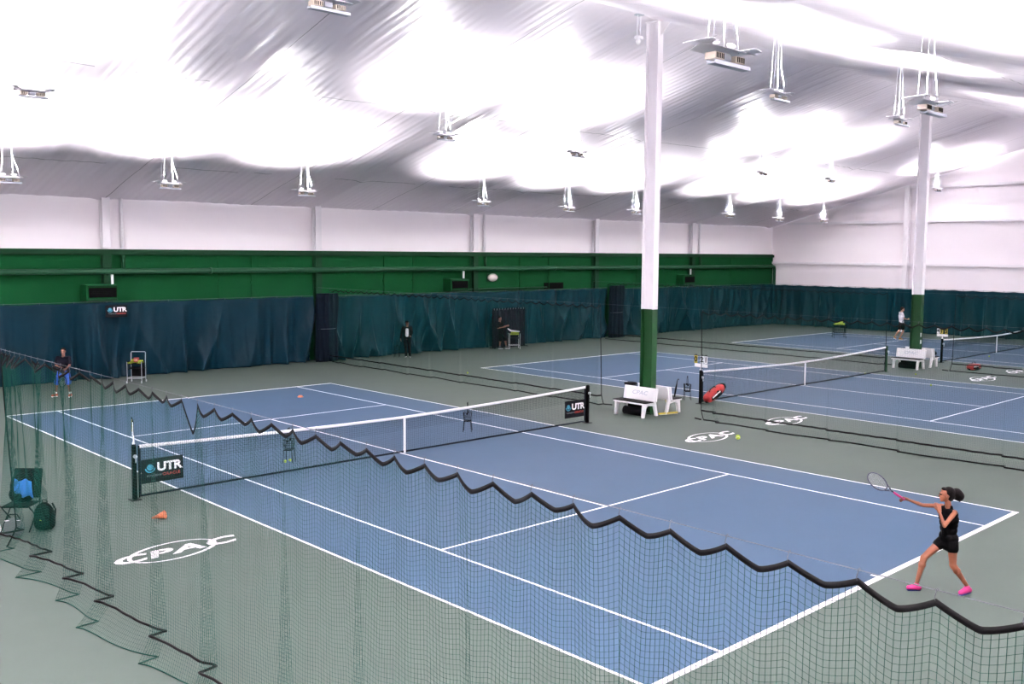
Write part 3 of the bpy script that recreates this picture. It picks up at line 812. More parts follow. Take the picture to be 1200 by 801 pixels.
def cart(loc, rz, label, tall, seed, grp, box=False, dark=False):
    """ball cart: basket on a folding wheeled frame"""
    t = thing('ball_cart', label, 'ball cart', loc, rz)
    fr = m_black if dark else m_steel
    zb, zt, a, b = (.52, .78, .26, .21)
    if tall == 'basket': zb, zt, a, b = (.30, .78, .33, .25)
    mb = MB()
    def rect(a_, b_, z): return [(-a_,-b_,z),(a_,-b_,z),(a_,b_,z),(-a_,b_,z),(-a_,-b_,z)]
    for z in np.linspace(zb, zt, 4): mb.tube(rect(a, b, z), .006, 5)
    for k in range(9):
        f = -1+2*k/8
        for s in (-1,1):
            mb.tube([(f*a, s*b, zb), (f*a, s*b, zt)], .004, 4); mb.tube([(s*a, f*b, zb), (s*a, f*b, zt)], .004, 4)
        mb.tube([(f*a, -b, zb), (f*a, b, zb)], .004, 4)
    mb.box((0,0,zb+.01), (2*a, 2*b, .012))
    mb.build('basket', m_black, t)
    for sx in (-1,1):
        for sy in (-1,1):
            mb = MB(); mb.tube([(sx*a, sy*b, zt), (sx*a, sy*b, .10), (sx*a*1.02, sy*b*1.15, .055)], .012, 7)
            l = mb.build('leg', fr, t)
            MB().tube([(sx*a*1.02-.012, sy*b*1.15, .045), (sx*a*1.02+.012, sy*b*1.15, .045)], .044, 12).build('caster', fr if not dark else m_black, l)
    MB().tube([(-a,-b,.18),(a,-b,.18),(a,b,.18),(-a,b,.18),(-a,-b,.18)], .011, 6).build('lower_rail', fr, t)
    if tall == 'handle':
        MB().tube([(-a, b, zt), (-a, b+.03, 1.08), (-a+.02, b+.03, 1.11), (a-.02, b+.03, 1.11), (a, b+.03, 1.08), (a, b, zt)], .014, 8).build('push_handle', fr, t)
        MB().box((0, b, .38), (2*a*.92, .012, .34)).build('rear_panel', m_black, t)
    c, s = math.cos(rz), math.sin(rz)
    zz = zt-.075 if tall != 'basket' else zt-.04
    for (x, y, z) in pile(0, 0, zz, a-.045, b-.045, 0, '', '', seed, 4):
        if box and abs(x) < .10 and y < .06 and z > zz+.03: continue
        ball((loc[0]+c*x-s*y, loc[1]+s*x+c*y, z), 'tennis ball heaped in the basket of the '+grp, 'tennis balls in the '+grp)
    # a plate carries the heap
    MB().box((0,0,zz-.006), (2*a-.02, 2*b-.02, .012)).build('basket_tray', m_black, t)
    return t
ZR = math.radians(46.8)-PI/2     # things turned square to the hall's diagonal
cart((.22, 16.55, 0), -.72, 'silver framed ball cart in front of the blue curtain near the boy', 'handle', 1, 'silver cart near the boy', box=True)
t = thing('storage_box', 'red and white box on top of the silver ball cart', 'box', (.20, 16.47, .775), -.72)
part_label(MB().box((0,0,.075), (.17,.10,.15), bev=.008).build('body', m_red, t), 'red body')
MB().box((0,-.053,.07), (.12,.006,.10)).build('label_panel', m_peach, t)
cart((19.62, 17.0, 0), -.6, 'ball cart heaped with balls in front of the dark screen', 'plain', 2, 'cart by the dark screen')
cart((38.95, 9.65, 0), -.9, 'black wire ball cart heaped with balls on the farthest court', 'basket', 3, 'black cart on the farthest court', dark=True)

# cones
t = thing('training_cone', 'orange training cone lying on its side left of the painted logo', 'cone', (-6.60, -1.66, .0), rot=(0,0,-.75))
Rm = Matrix.Translation((0,0,.075)) @ Matrix.Rotation(-PI/2-.28, 4, 'Y')
mb = MB(); mb.lathe([(.070,.0),(.066,.012),(.012,.24),(.008,.245)], n=20)
mb.v = [tuple(Rm @ Vector(v)) for v in mb.v]; mb.build('cone_body', m_orange, t, smooth=True)
mb = MB(); mb.lathe([(.078,-.008),(.078,.004)], n=20); mb.v = [tuple(Rm @ Vector(v)) for v in mb.v]; mb.build('rim', m_orange, t)
t = thing('disc_cone', 'small orange disc cone on the blue court near the far baseline', 'cone', (2.87, 9.57, 0))
mb = MB(); mb.lathe([(.10,.0),(.10,.006),(.055,.06),(.03,.06),(.03,.055)], n=20); mb.build('disc', m_orange, t, smooth=True)

# ------------------------------------------------------------------ wall heaters etc.
def heater(x, label):
    t = thing('wall_heater', label, 'heater', (x, YB-.46, 2.9))
    w = 1.15
    mb = MB(); mb.box((0,.10,.33), (w,.60,.62), bev=.02); mb.build('casing', m_wallg, t)
    MB().box((.02,-.212,.34), (w-.14,.03,.36)).build('grille_recess', m_black, t)
    mb = MB()
    for k in range(6): mb.box((.02,-.235,.19+.06*k), (w-.16,.012,.02), Euler((.5,0,0)))
    mb.build('louvres', m_blackf, t)
    MB().box((.02,-.225,.07), (w-.1,.03,.10), bev=.008).box((.02,-.225,.58), (w-.08,.03,.05), bev=.008).build('trim_bar', m_girt, t)
    MB().tube([(.5,.1,.64), (.5,.1,1.0)], .05, 8).build('flue', m_plastic, t)
heater(-.30, 'green wall heater above the small banner, leftmost of three')
heater(17.05, 'green wall heater left of the oval wall lamp, middle of three')
heater(35.9, 'green wall heater right of the first column, farthest of three')
t = thing('wall_lamp', 'white oval bulkhead lamp on the green wall beside the middle heater', 'lamp', (19.7, YB-.10, 3.55))
mb = MB(); mb.ell((0,-.06,0), (.34,.09,.20), nu=20); mb.build('lens', m_sign, t, smooth=True)
MB().box((0,.0,0), (.72,.05,.44), bev=.02).build('back_plate', m_girt, t)
t = thing('wall_vent', 'dark louvred vent just above the teal curtain', 'vent', (24.3, YB-.08, 2.95))
MB().box((0,0,.1), (1.5,.05,.34), bev=.01).build('frame', m_black, t)
mb = MB()
for k in range(4): mb.box((0,-.035,-.0+.065*k), (1.4,.01,.03), Euler((.5,0,0)))
mb.build('slats', m_blackf, t)
# ledge rail above curtain middle
o = MB().box((0,0,0), (6.2,.08,.05), bev=.01).build('wall_rail', m_pipe); o.location = (20.6, YB-.15, 2.98); tag(o, 'pale green rail on the wall just above the teal curtain', 'rail')
for x, z in ((7.0, 4.28), (7.9, 4.28), (10.0, 4.28), (11.9, 4.28), (22.4, 4.28), (28.5, 4.28)):
    pass

# dark screen in front of the curtain
t = thing('mesh_screen', 'dark mesh screen standing against the teal curtain behind the ball cart', 'screen', (19.85, 17.66, 0))
w, h = 2.25, 2.0
mb = MB()
for s in (-1,1): mb.tube([(s*w/2,0,0), (s*w/2,0,h)], .02, 8)
mb.tube([(-w/2,0,h), (w/2,0,h)], .02, 8); mb.tube([(-w/2,0,.03), (w/2,0,.03)], .02, 8); mb.tube([(-.1,0,0), (-.1,0,h)], .015, 8)
mb.build('frame', m_black, t)
for s in (-1,1): MB().tube([(s*w/2,-.25,.02), (s*w/2,.2,.02)], .02, 8).build('foot', m_black, t)
mb = MB(); nx, nz = 60, 20; vs = []
for i in range(nx+1):
    for j in range(nz+1): vs.append((-w/2+w*i/nx, .03*math.sin(i*.9+.3*math.sin(j*.4)), .05+(h-.08)*j/nz))
fs = [[i*(nz+1)+j, (i+1)*(nz+1)+j, (i+1)*(nz+1)+j+1, i*(nz+1)+j+1] for i in range(nx) for j in range(nz)]
mb.add(vs, fs); o = mb.build('mesh_panel', m_navy, t, smooth=True); s_ = o.modifiers.new('s','SOLIDIFY'); s_.thickness = .006
for k in range(12):
    MB().tube([(-w/2+.1+k*(w-.2)/11, -.02, h-.06), (-w/2+.1+k*(w-.2)/11, -.025, h+.02)], .008, 5).build('clip', m_steel, t)

# ------------------------------------------------------------------ things at the left edge
t = thing('folding_chair', 'black folding chair piled with gear beside the bench at the left edge', 'chair', (-8.68, -.62, 0), -.75)
mb = MB()
for s in (-1,1):
    mb.tube([(s*.24,-.24,0), (s*.24,.20,.44)], .011, 6); mb.tube([(s*.24,.26,0), (s*.24,-.22,.44)], .011, 6)
    mb.tube([(s*.24,.16,.40), (s*.235,.30,.98)], .012, 6)
mb.tube([(-.235,.30,.98), (.235,.30,.98)], .012, 6)
mb.build('frame', m_black, t)
MB().box((0,-.02,.43), (.46,.42,.03), bev=.012).build('seat', m_blackf, t)
mb = MB(); mb.box((0,.235,.74), (.46,.03,.50), Euler((-.24,0,0)), bev=.012); mb.build('backrest', m_blackf, t)
def backpack(loc, rz, label, m, s=1.0):
    t = thing('backpack', label, 'backpack', loc, rz)
    mb = MB(); mb.ell((0,0,.23*s), (.17*s,.12*s,.235*s), nu=18, nv=12); mb.box((0,.03*s,.17*s), (.30*s,.15*s,.33*s), bev=.05*s)
    fuse('body', mb, .012, m, t, 3)
    mb = MB(); mb.ell((0,-.12*s,.15*s), (.12*s,.06*s,.12*s)); mb.build('front_pocket', m_blackf, t, smooth=True)
    for q in (-1,1): MB().tube([(q*.08*s,.11*s,.42*s), (q*.10*s,.17*s,.30*s), (q*.09*s,.15*s,.12*s), (q*.10*s,.10*s,.05*s)], .014*s, 6).build('strap', m_black, t, smooth=True)
    MB().tube([(-.04*s,.02,.455*s), (-.03*s,.02,.50*s), (.03*s,.02,.50*s), (.04*s,.02,.455*s)], .008, 6).build('grab_handle', m_black, t)
    return t
bp_ = backpack((-8.66, -.60, .45), -.9, 'black backpack sitting upright on the folding chair', m_blackf, 1.15)
bp2 = backpack((-8.42, -.98, .0), -.8, 'black backpack standing on the floor beside the red cup', m_blackf, 1.05)
part_label(MB().box((.02,-.175,.20), (.03,.008,.05), Euler((0,.5,0)), bev=.002).build('tag', m_ball, bp2), 'yellow green tag')
t = thing('gym_bag', 'grey gym bag on the floor behind the divider net edge', 'bag', (-8.93, -1.05, 0), -.6)
mb = MB(); mb.ell((0,0,.16), (.16,.13,.17)); mb.box((0,0,.11), (.28,.22,.21), bev=.06); fuse('body', mb, .014, m_grey, t, 3)
MB().tube([(-.1,0,.30), (-.06,0,.38), (.06,0,.38), (.1,0,.30)], .01, 6).build('handle', m_black, t)
MB().tube([(-.12,-.06,.29), (.12,-.06,.29)], .006, 5).build('zip', m_plastic, t)
t = thing('towel', 'bright blue towel draped over the black backpack on the chair', 'towel', (-8.60, -.70, .62), -.8)
mb = MB(); vs = []; nu, nv = 22, 16
for i in range(nu+1):
    for j in range(nv+1):
        a = (i/nu-.5)*.30; b = j/nv
        vs.append((a+.05*b, -.12-.035*math.sin(b*PI)+.015*math.sin(a*40+b*5)-.02*b, .26-.28*b+.02*math.sin(a*30)))
mb.add(vs, [[i*(nv+1)+j, (i+1)*(nv+1)+j, (i+1)*(nv+1)+j+1, i*(nv+1)+j+1] for i in range(nu) for j in range(nv)])
o = mb.build('cloth', m_towel, t, smooth=True); s_ = o.modifiers.new('s','SOLIDIFY'); s_.thickness = .012
t = thing('drink_cup', 'red cup with white top on the floor beside the backpacks', 'cup', (-8.32, -.63, 0))
part_label(MB().lathe([(.036,0),(.048,.13),(.048,.135)], n=18).build('cup', m_red, t, smooth=True), 'red cup')
MB().lathe([(.050,.13),(.050,.15),(.03,.16),(.02,.19),(.005,.195)], n=18).build('lid', m_plastic, t, smooth=True)
t = thing('drink_bottle', 'black drink bottle on the floor right of the red cup', 'bottle', (-8.18, -.67, 0))
MB().lathe([(.036,0),(.038,.01),(.038,.16),(.024,.19),(.024,.20)], n=18).build('bottle', m_black, t, smooth=True)
MB().lathe([(.027,.195),(.027,.235),(.02,.24)], n=18).build('cap', m_blackf, t, smooth=True)

# ------------------------------------------------------------------ hanging light fixtures
LW = 1300
def fixture_proto():
    t = thing('light_fixture', 'x', 'light fixture')
    mb = MB(); mb.box((0,-.08,-.125), (.66,.10,.012)); mb.box((0,-.128,-.112), (.66,.006,.04)); mb.box((0,-.032,-.112), (.66,.006,.04))
    mb.build('bottom_rail', m_slate, t)
    for s in (-1,1):
        b = MB().box((s*.19,-.03,-.035), (.17,.14,.075), bev=.008).build('ballast', m_cream, t)
        mb = MB()
        for k in range(5): mb.box((s*.19-.06+.03*k,-.103,-.035), (.012,.006,.055))
        mb.build('cooling_fins', m_black, b)
    MB().box((0,.0,-.02), (.14,.14,.08), bev=.01).build('junction_box', m_slate, t)
    # arched reflector tray
    mb = MB(); n = 10; vs = []
    for i in range(n+1):
        y = -.17+.34*i/n; z = .05+.045*math.sin(PI*i/n)-.02
        vs += [(-.36,y,z), (.36,y,z), (-.36,y,z+.006), (.36,y,z+.006)]
    fs = []
    for i in range(n):
        a = 4*i; b = a+4; fs += [[a,b,b+1,a+1],[a+2,a+3,b+3,b+2],[a,a+2,b+2,b],[a+1,b+1,b+3,a+3]]
    mb.add(vs, fs); mb.build('reflector', m_sheet, t, smooth=True)
    for s in (-1,1):
        mb = MB(); vs = []
        for i in range(7):
            x = s*(.28+.22*i/6); z = .085+.02*math.sin(PI*i/6)
            vs += [(x,-.16,z), (x,.16,z), (x,-.16,z+.006), (x,.16,z+.006)]
        fs = []
        for i in range(6):
            a = 4*i; b = a+4; fs += [[a,b,b+1,a+1],[a+2,a+3,b+3,b+2],[a,a+2,b+2,b],[a+1,b+1,b+3,a+3]]
        fs += [[0,1,3,2],[24,26,27,25]]
        mb.add(vs, fs).build('wing', m_sheet, t)
        MB().ell((s*.15,0,.13), (.08,.022,.022)).build('lamp_bulb', m_glass, t, smooth=True)
    return t
FIX = fixture_proto()
def wires(t, x, y, zf, zt, near):
    H = zt-zf
    for (sx, sy) in ((-1,-.1),(-.45,.1),(.5,.1)):
        tx = sx*.33; rr = .0026
        MB().tube([(tx, sy, .06), (tx*.72, sy*.8, H*.55), (tx*.5, sy*.5, H)], rr, 5).build('cable', m_slate, t)
    MB().tube([(.30,.0,.06), (.24,0,.35), (.14,0,.62), (.11,0,H*.6), (.04,0,H)], .004, 6).build('power_cord', m_slate, t, smooth=True)
    MB().lathe([(.06,-.025),(.06,0),(.02,.0)], c=(0,0,H)).build('ceiling_rose', m_slate, t)
def add_side_fill(t, p):  # added fill spot below each fixture, brightens walls and floor
    l = bpy.data.lights.new('added_side_fill', 'SPOT'); l.energy = p; l.color = (1,.965,.97); l.spot_size = math.radians(172); l.spot_blend = .1; l.shadow_soft_size = .25
    l.use_nodes = True; nt = l.node_tree; em = nt.nodes['Emission']
    tc = nt.nodes.new('ShaderNodeTexCoord'); sp = nt.nodes.new('ShaderNodeSeparateXYZ'); nt.links.new(tc.outputs['Normal'], sp.inputs[0])
    a = nt.nodes.new('ShaderNodeMath'); a.operation = 'ABSOLUTE'; nt.links.new(sp.outputs['Z'], a.inputs[0])
    b = nt.nodes.new('ShaderNodeMath'); b.operation = 'SUBTRACT'; b.inputs[0].default_value = 1.02; nt.links.new(a.outputs[0], b.inputs[1])
    c = nt.nodes.new('ShaderNodeMath'); c.operation = 'POWER'; nt.links.new(b.outputs[0], c.inputs[0]); c.inputs[1].default_value = 2.0
    nt.links.new(c.outputs[0], em.inputs['Strength'])
    o = bpy.data.objects.new('added_side_fill', l); COL.objects.link(o); o.parent = t; o.location = (0,0,-.40)
def add_light(t, p):
    l = bpy.data.lights.new('lamp_light', 'SPOT'); l.energy = p; l.color = (1,.965,.97); l.spot_size = math.radians(154); l.spot_blend = .45; l.shadow_soft_size = .12
    l.use_nodes = True; nt = l.node_tree; em = nt.nodes['Emission']
    tc = nt.nodes.new('ShaderNodeTexCoord'); sp = nt.nodes.new('ShaderNodeSeparateXYZ'); nt.links.new(tc.outputs['Normal'], sp.inputs[0])
    def M(op, a, b):
        n = nt.nodes.new('ShaderNodeMath'); n.operation = op
        for i, v in enumerate((a, b)):
            if isinstance(v, (int, float)): n.inputs[i].default_value = v
            else: nt.links.new(v, n.inputs[i])
        return n.outputs[0]
    cz = M('MAXIMUM', M('ABSOLUTE', sp.outputs['Z'], 0), .05)
    nt.links.new(M('ADD', M('MULTIPLY', M('MULTIPLY', cz, cz), .50), .33), em.inputs['Strength'])
    o = bpy.data.objects.new('lamp_light', l); COL.objects.link(o); o.parent = t; o.location = (0,0,.20); o.rotation_euler = (PI,0,0)
FX = [
 (-5.10,12.05,6.83,'light fixture hung at the far left edge of the row along the back wall'),
 (-.33,12.05,6.90,'light fixture hung above the left wall post and the boy'),
 (4.66,12.05,6.90,'light fixture hung above the gathered curtain by the second wall post'),
 (13.07,12.05,6.87,'light fixture hung above the middle wall heater'),
 (18.60,12.4,6.84,'light fixture hung in the wall row above the dark wall vent'),
 (23.30,12.3,6.87,'light fixture hung immediately left of the first column in the wall row'),
 (30.27,11.6,6.90,'light fixture hung first to the right of the near column in the wall row'),
 (35.85,12.0,6.86,'light fixture hung second to the right of the near column in the wall row'),
 (41.13,12.15,6.95,'light fixture hung farthest right in the wall row by the room corner'),
 (-6.25,5.95,8.43,'light fixture hung high at the left, three pale wings over the boy'),
 (6.07,5.95,8.49,'light fixture hung in the middle of the ceiling above the middle heater row'),
 (12.21,5.95,8.41,'light fixture hung high left of the first column'),
 (25.2,6.4,8.53,'light fixture hung small and high right of the first column'),
 (31.2,6.3,8.55,'light fixture hung small and high left of the second column'),
 (42.9,6.0,8.65,'light fixture hung small in front of the white end wall right of the second column'),
 (-5.86,-6.0,8.36,'light fixture cut off by the top frame edge'),
 (6.18,-6.0,8.44,'light fixture hung high right of the large dark fixture'),
 (12.35,-6.0,8.46,'light fixture hung high just left of the top of the second column'),
 (24.7,-6.0,8.5,'x1'),(31.0,-6.0,8.5,'x2'),(43.0,-6.0,8.5,'x3'),  # unseen ones repeat the row pattern, added for hall light
 (-4.78,-12.1,6.92,'largest dark light fixture hung right of the first column top'),
 (.30,-12.1,6.93,'light fixture hung overlapping the top of the second column'),
 (5.3,-12.1,6.9,'x4'),(13.1,-12.1,6.9,'x5'),(18.6,-12.1,6.9,'x6'),(23.6,-12.1,6.9,'x7'),(30.3,-12.1,6.9,'x8'),(41,-12.1,6.9,'x9'),
 (-12,-20,5.6,'z1'),(-5,-20,5.6,'z2'),(2,-20,5.6,'z3'),(9,-20,5.6,'z4'),(16,-20,5.6,'z5'),(24,-20,5.6,'z6'),(32,-20,5.6,'z7'),(40,-20,5.6,'z8'),(-18.5,-14,6.6,'z9'),(-19,0,9.6,'z0'),  # unseen rows added to raise the bounce light in the hall
 (-15,12.05,6.9,'y1'),(-16.5,5.95,8.45,'y2'),(-16.5,-6,8.45,'y3'),(-10.5,-12.1,6.9,'y4'),  # more unseen fixtures added on the left for bounce
]
extra = {'x1':'unseen','x2':'unseen'}
k = 0
for (x, y, z, lb) in FX:
    off = len(lb) <= 2
    if off: lb = 'unseen light fixture added outside the picture frame to light the hall'
    t = dup(FIX, (x, y, z), 0, lb, 'unseen hall light fixtures added outside the frame' if off else 'hanging hall light fixtures')
    wires(t, x, y, z, zroof(x, y)-.015, False)
    add_side_fill(t, 90)
    add_light(t, LW*((3.4 if (y < -15 or x < -9) else .8) if off else 1))  # added outer fixtures boosted to fill the hall without whitening the visible ceiling
for ch in list(FIX.children):
    for g in list(ch.children): bpy.data.objects.remove(g)
    bpy.data.objects.remove(ch)
bpy.data.objects.remove(FIX)

# small camera unit hanging by the first column top
t = thing('ceiling_camera', 'small white device hung from the ridge beside the top of the first column', 'camera', (8.42, -.02, RIDGE-.02))
MB().box((0,0,-.02), (.22,.22,.06), bev=.01).build('mount_plate', m_slate, t)
for s in (-1,1): MB().tube([(s*.07,0,-.05), (s*.07,0,-.62)], .010, 6).build('rod', m_sheet, t)
MB().box((0,0,-.68), (.24,.16,.10), bev=.02).build('body', m_sheet, t)
MB().ell((-.06,-.04,-.80), (.07,.07,.09)).build('lens_dome', m_plastic, t, smooth=True)

# ------------------------------------------------------------------ people
def hand(mb, wrist, tip_dir, palm_n, s=1.0, curl=.6, side=1):
    """palm plus four unequal fingers and a thumb leaving the side of the palm"""
    w = Vector(wrist); d = Vector(tip_dir).normalized(); n = Vector(palm_n); n = (n-d*n.dot(d)).normalized(); a = d.cross(n)*side
    pc = w+d*.045*s
    for q in (-1, -.33, .33, 1):
        mb.cap(w+a*q*.018*s, w+d*.08*s+a*q*.030*s, .017*s, .0125*s, 8)
    for q, ln in ((1,.062),(.33,.072),(-.33,.067),(-1,.052)):
        p = w+d*.082*s+a*q*.030*s; th = 0; L = ln*s
        for k, fr in enumerate((.45,.32,.23)):
            th += curl*(.8 if k == 0 else 1.0)
            dd = (d*math.cos(th)+n*math.sin(th)); p2 = p+dd*L*fr*1.15
            mb.cap(p, p2, (.0095-.001*k)*s, (.0088-.001*k)*s, 8); p = p2
    p = w+d*.028*s+a*.026*s; dd = (d*.65+a*.65+n*.35).normalized()
    p2 = p+dd*.038*s; mb.cap(p, p2, .012*s, .0105*s, 8)
    dd = (d*.75+a*.15+n*.6).normalized(); mb.cap(p2, p2+dd*.030*s, .0105*s, .0085*s, 8)

def head(mb, c, s, face, up=(0,0,1)):
    c = Vector(c); f = Vector(face).normalized(); u = Vector(up); u = (u-f*u.dot(f)).normalized(); r = f.cross(u)
    M = Matrix((r, f, u)).transposed()
    def E(lx, ly, lz, rx, ry, rz): mb.ell(c+M @ Vector((lx, ly, lz))*s, (rx*s, ry*s, rz*s), rot=M.to_quaternion(), nu=16, nv=12)
    E(0,-.01,.025, .073,.092,.088)      # skull
    E(0,.018,-.035, .058,.068,.070)     # jaw and cheeks
    E(0,.055,-.085, .026,.024,.022)     # chin
    E(0,.092,-.020, .010,.016,.018)     # nose
    E(0,.080,.000, .008,.012,.022)      # nose bridge
    E(0,.078,.022, .045,.014,.010)      # brow
    E(0,.078,-.056, .022,.011,.008)     # lips
    for q in (-1,1): E(q*.074,-.005,-.012, .009,.018,.028)   # ears
    return c, M
def eyes(c, M, s, t):
    for q in (-1,1):
        p = c+M @ Vector((q*.029, .080, .004))*s
        MB().ell(p, .011*s, nu=10, nv=8).build('eye', m_black, t, smooth=True)
    p = c+M @ Vector((0, .088, -.057))*s
    MB().ell(p, (.017*s,.006*s,.004*s), rot=M.to_quaternion()).build('mouth', m_red, t, smooth=True)

def person(loc, label, J, spec, rz=ZR, vox=.009):
    """J: joints in local metres (x along the hall diagonal seen to the right, y away, z up)"""
    t = thing('person', label, 'person', loc, rz)
    S = spec; skin = S['skin']; k = S.get('w', 1.0); hs = S.get('hs', 1.0)
    V = {a: Vector(b) for a, b in J.items()}
    body = MB()
    hc, hM = head(body, V['head'], hs, S['face'], S.get('up', (0,0,1)))
    sm = (V['sl']+V['sr'])/2; hm_ = (V['hl']+V['hr'])/2
    body.cap(V['head']-Vector((0,0,.06*hs))-Vector(S['face']).normalized()*.02, sm+Vector((0,0,.01)), .050*k, .058*k)
    # trunk
    ax = (V['sr']-V['sl']).normalized()
    chest = sm.lerp(hm_, .28); waist = sm.lerp(hm_, .62)
    def slab(c, half, r0, r1=None):
        body.cap(c-ax*half, c+ax*half, r0, r1 or r0)
    sh = (V['sr']-V['sl']).length/2
    slab(sm-Vector((0,0,.02)), sh*.80, .060*k); slab(chest, sh*.55, .098*k); slab(chest.lerp(waist,.5), sh*.42, .095*k); slab(waist, sh*.38, .088*k); slab(hm_+Vector((0,0,.03)), sh*.42, .102*k)
    body.cap(chest, hm_, .10*k, .10*k)
    def limb(a, b, c, r): 
        body.cap(V[a], V[b], r[0]*k, r[1]*k); body.cap(V[b], V[c], r[2]*k, r[3]*k)
        m_ = V[b].lerp(V[c], .28); body.ell(m_, r[2]*k*1.06)
    limb('sl','el','wl', (.047,.034,.035,.023)); limb('sr','er','wr', (.047,.034,.035,.023))
    lt = S.get('leg', 1.0)
    limb('hl','kl','al', (.082*lt,.052*lt,.056*lt,.033)); limb('hr','kr','ar', (.082*lt,.052*lt,.056*lt,.033))
    hand(body, V['wl'], S['dl'], S['nl'], hs, S.get('cl', .5), S.get('hsl', 1)); hand(body, V['wr'], S['dr'], S['nr'], hs, S.get('cr', .5), S.get('hsr', -1))
    for a, tt in (('al','tl'),('ar','tr')):
        d = (V[tt]-V[a]); body.cap(V[a]+Vector((0,0,-.02)), V[a]+d*.75, .034*k, .026*k)
    fuse('body', body, vox, skin, t)
    eyes(hc, hM, hs, t)
    # hair
    hb = MB()
    def HE(lx, ly, lz, rx, ry, rz): hb.ell(hc+hM @ Vector((lx, ly, lz))*hs, (rx*hs, ry*hs, rz*hs), rot=hM.to_quaternion(), nu=16, nv=12)
    for e in S['hair']: HE(*e)
    if S.get('pony'):
        for (p0, p1, r0, r1) in S['pony']: hb.cap(p0, p1, r0, r1)
    fuse('hair', hb, .009, S['hairm'], t, 2)
    # top
    g = .016
    top = MB()
    def tslab(c, half, r): top.cap(c-ax*half, c+ax*half, r, r)
    tslab(sm-Vector((0,0,.044 if S.get('tank') else .022)), sh*(.74 if S.get('tank') else .84), (.078*k if S.get('tank') else .062*k)+g*.6)
    if S.get('tank'):
        for q in (-1, 1): top.cap(sm-Vector((0,0,.05))+ax*sh*.5*q+Vector((0,0,.03)), sm+ax*sh*.42*q+Vector((0,0,.055)), .022, .018)
    tslab(chest, sh*.56, .098*k+g); tslab(chest.lerp(waist,.5), sh*.43, .096*k+g); tslab(waist, sh*.40, .090*k+g); tslab(hm_+Vector((0,0,.05)), sh*.44, .104*k+g)
    top.cap(chest, hm_+Vector((0,0,.04)), .10*k+g, .105*k+g)
    if not S.get('tank'):
        f = S.get('sleeve', .55)
        for a, b, c in (('sl','el','wl'),('sr','er','wr')):
            if f <= 1: top.cap(V[a], V[a].lerp(V[b], f), .052*k+g, .046*k+g)
            else:
                top.cap(V[a], V[b], .052*k+g, .042*k+g); top.cap(V[b], V[b].lerp(V[c], .95), .040*k+g, .030*k+g*.8)
    fuse(S.get('topname', 'shirt'), top, vox, S['top'], t)
    # bottoms
    bt = MB()
    if S['bottom'] == 'skirt':
        bt.cap(hm_-ax*sh*.4+Vector((0,0,.03)), hm_+ax*sh*.4+Vector((0,0,.03)), .098*k+g, .100*k+g)
        bt.cap(hm_-ax*sh*.42-Vector((0,0,.06)), hm_+ax*sh*.42-Vector((0,0,.06)), .100*k+g, .100*k+g)
        for a, b in (('hl','kl'),('hr','kr')): bt.cap(V[a], V[a].lerp(V[b], .30), .090*k+g*.5, .092*k+g*.5)
    else:
        f = S['bottom']
        bt.cap(hm_-ax*sh*.4+Vector((0,0,.04)), hm_+ax*sh*.4+Vector((0,0,.04)), .108*k+g, .108*k+g)
        for a, b, c in (('hl','kl','al'),('hr','kr','ar')):
            if f <= 1: bt.cap(V[a], V[a].lerp(V[b], f), .088*k+g, .078*k+g*1.6)
            else: bt.cap(V[a], V[b], .088*k+g, .060*k+g); bt.cap(V[b], V[b].lerp(V[c], .96), .058*k+g, .045*k+g)
    fuse(S.get('botname', 'shorts'), bt, vox, S['botm'], t)
    # socks and shoes
    for a, kk, tt in (('al','kl','tl'),('ar','kr','tr')):
        d = V[tt]-V[a]; h = Vector((d.x, d.y, 0)).normalized()
        if S.get('sock'):
            sb = MB(); sb.cap(V[a]-Vector((0,0,.02)), V[a].lerp(V[kk], .18), .036*k, .038*k); fuse('sock', sb, .008, S['sock'], t, 1)
        heel = V[a]-h*.035; heel.z = V[a].z-.055
        so = MB(); so.cap(heel, V[tt]*.5+heel*.5+Vector((0,0,.012)), .044*hs, .044*hs); so.cap(V[tt]*.5+heel*.5+Vector((0,0,.006)), V[tt], .044*hs, .036*hs); so.cap(V[a]-Vector((0,0,.03)), V[a]-Vector((0,0,.02)), .046*hs, .044*hs)
        shoe = fuse('shoe', so, .008, S['shoe'], t, 2)
        sl = MB(); sl.cap(heel-Vector((0,0,.026)), V[tt]-Vector((0,0,.024)), .034*hs, .030*hs)
        for i, v in enumerate(sl.v): pass
        fuse('sole', sl, .008, S.get('solem', m_plastic), shoe, 1)
    return t

def racket(name_label, grip, throat_dir, up, parent_loc, rz, gripm, framem, Ls=.68, wid=.125):
    t = thing('tennis_racket', name_label, 'tennis racket', parent_loc, rz)
    g = Vector(grip); d = Vector(throat_dir).normalized(); n = Vector(up); n = (n-d*n.dot(d)).normalized(); a = d.cross(n)
    part_label(MB().tube([g, g+d*.18], .016, 8).ell(g, (.018,.018,.018)).build('grip', gripm, t, smooth=True), 'wrapped grip')
    c = g+d*(Ls-.17)
    mb = MB(); mb.tube([c+d*.165*math.cos(q)+a*wid*math.sin(q) for q in np.linspace(0, 2*PI, 41)], .010, 6, cap=False)
    mb.build('frame', framem, t, smooth=True)
    b = c-d*.150
    MB().tube([g+d*.17, g+d*.22], .012, 8).tube([g+d*.21, b-a*.055+d*.005], .009, 6).tube([g+d*.21, b+a*.055+d*.005], .009, 6).build('throat', framem, t, smooth=True)
    mb = MB()
    for i in range(-7, 8):
        x = i/8; L = math.sqrt(1-x*x)
        mb.tube([c+a*wid*x-d*.16*L, c+a*wid*x+d*.16*L], .0008, 3); mb.tube([c+d*.165*x-a*wid*L, c+d*.165*x+a*wid*L], .0008, 3)
    mb.build('strings', m_string, t)
    return t

short_hair = [(0,-.022,.045,.080,.090,.078),(0,-.055,.0,.070,.055,.070),(0,.045,.088,.052,.035,.022)]
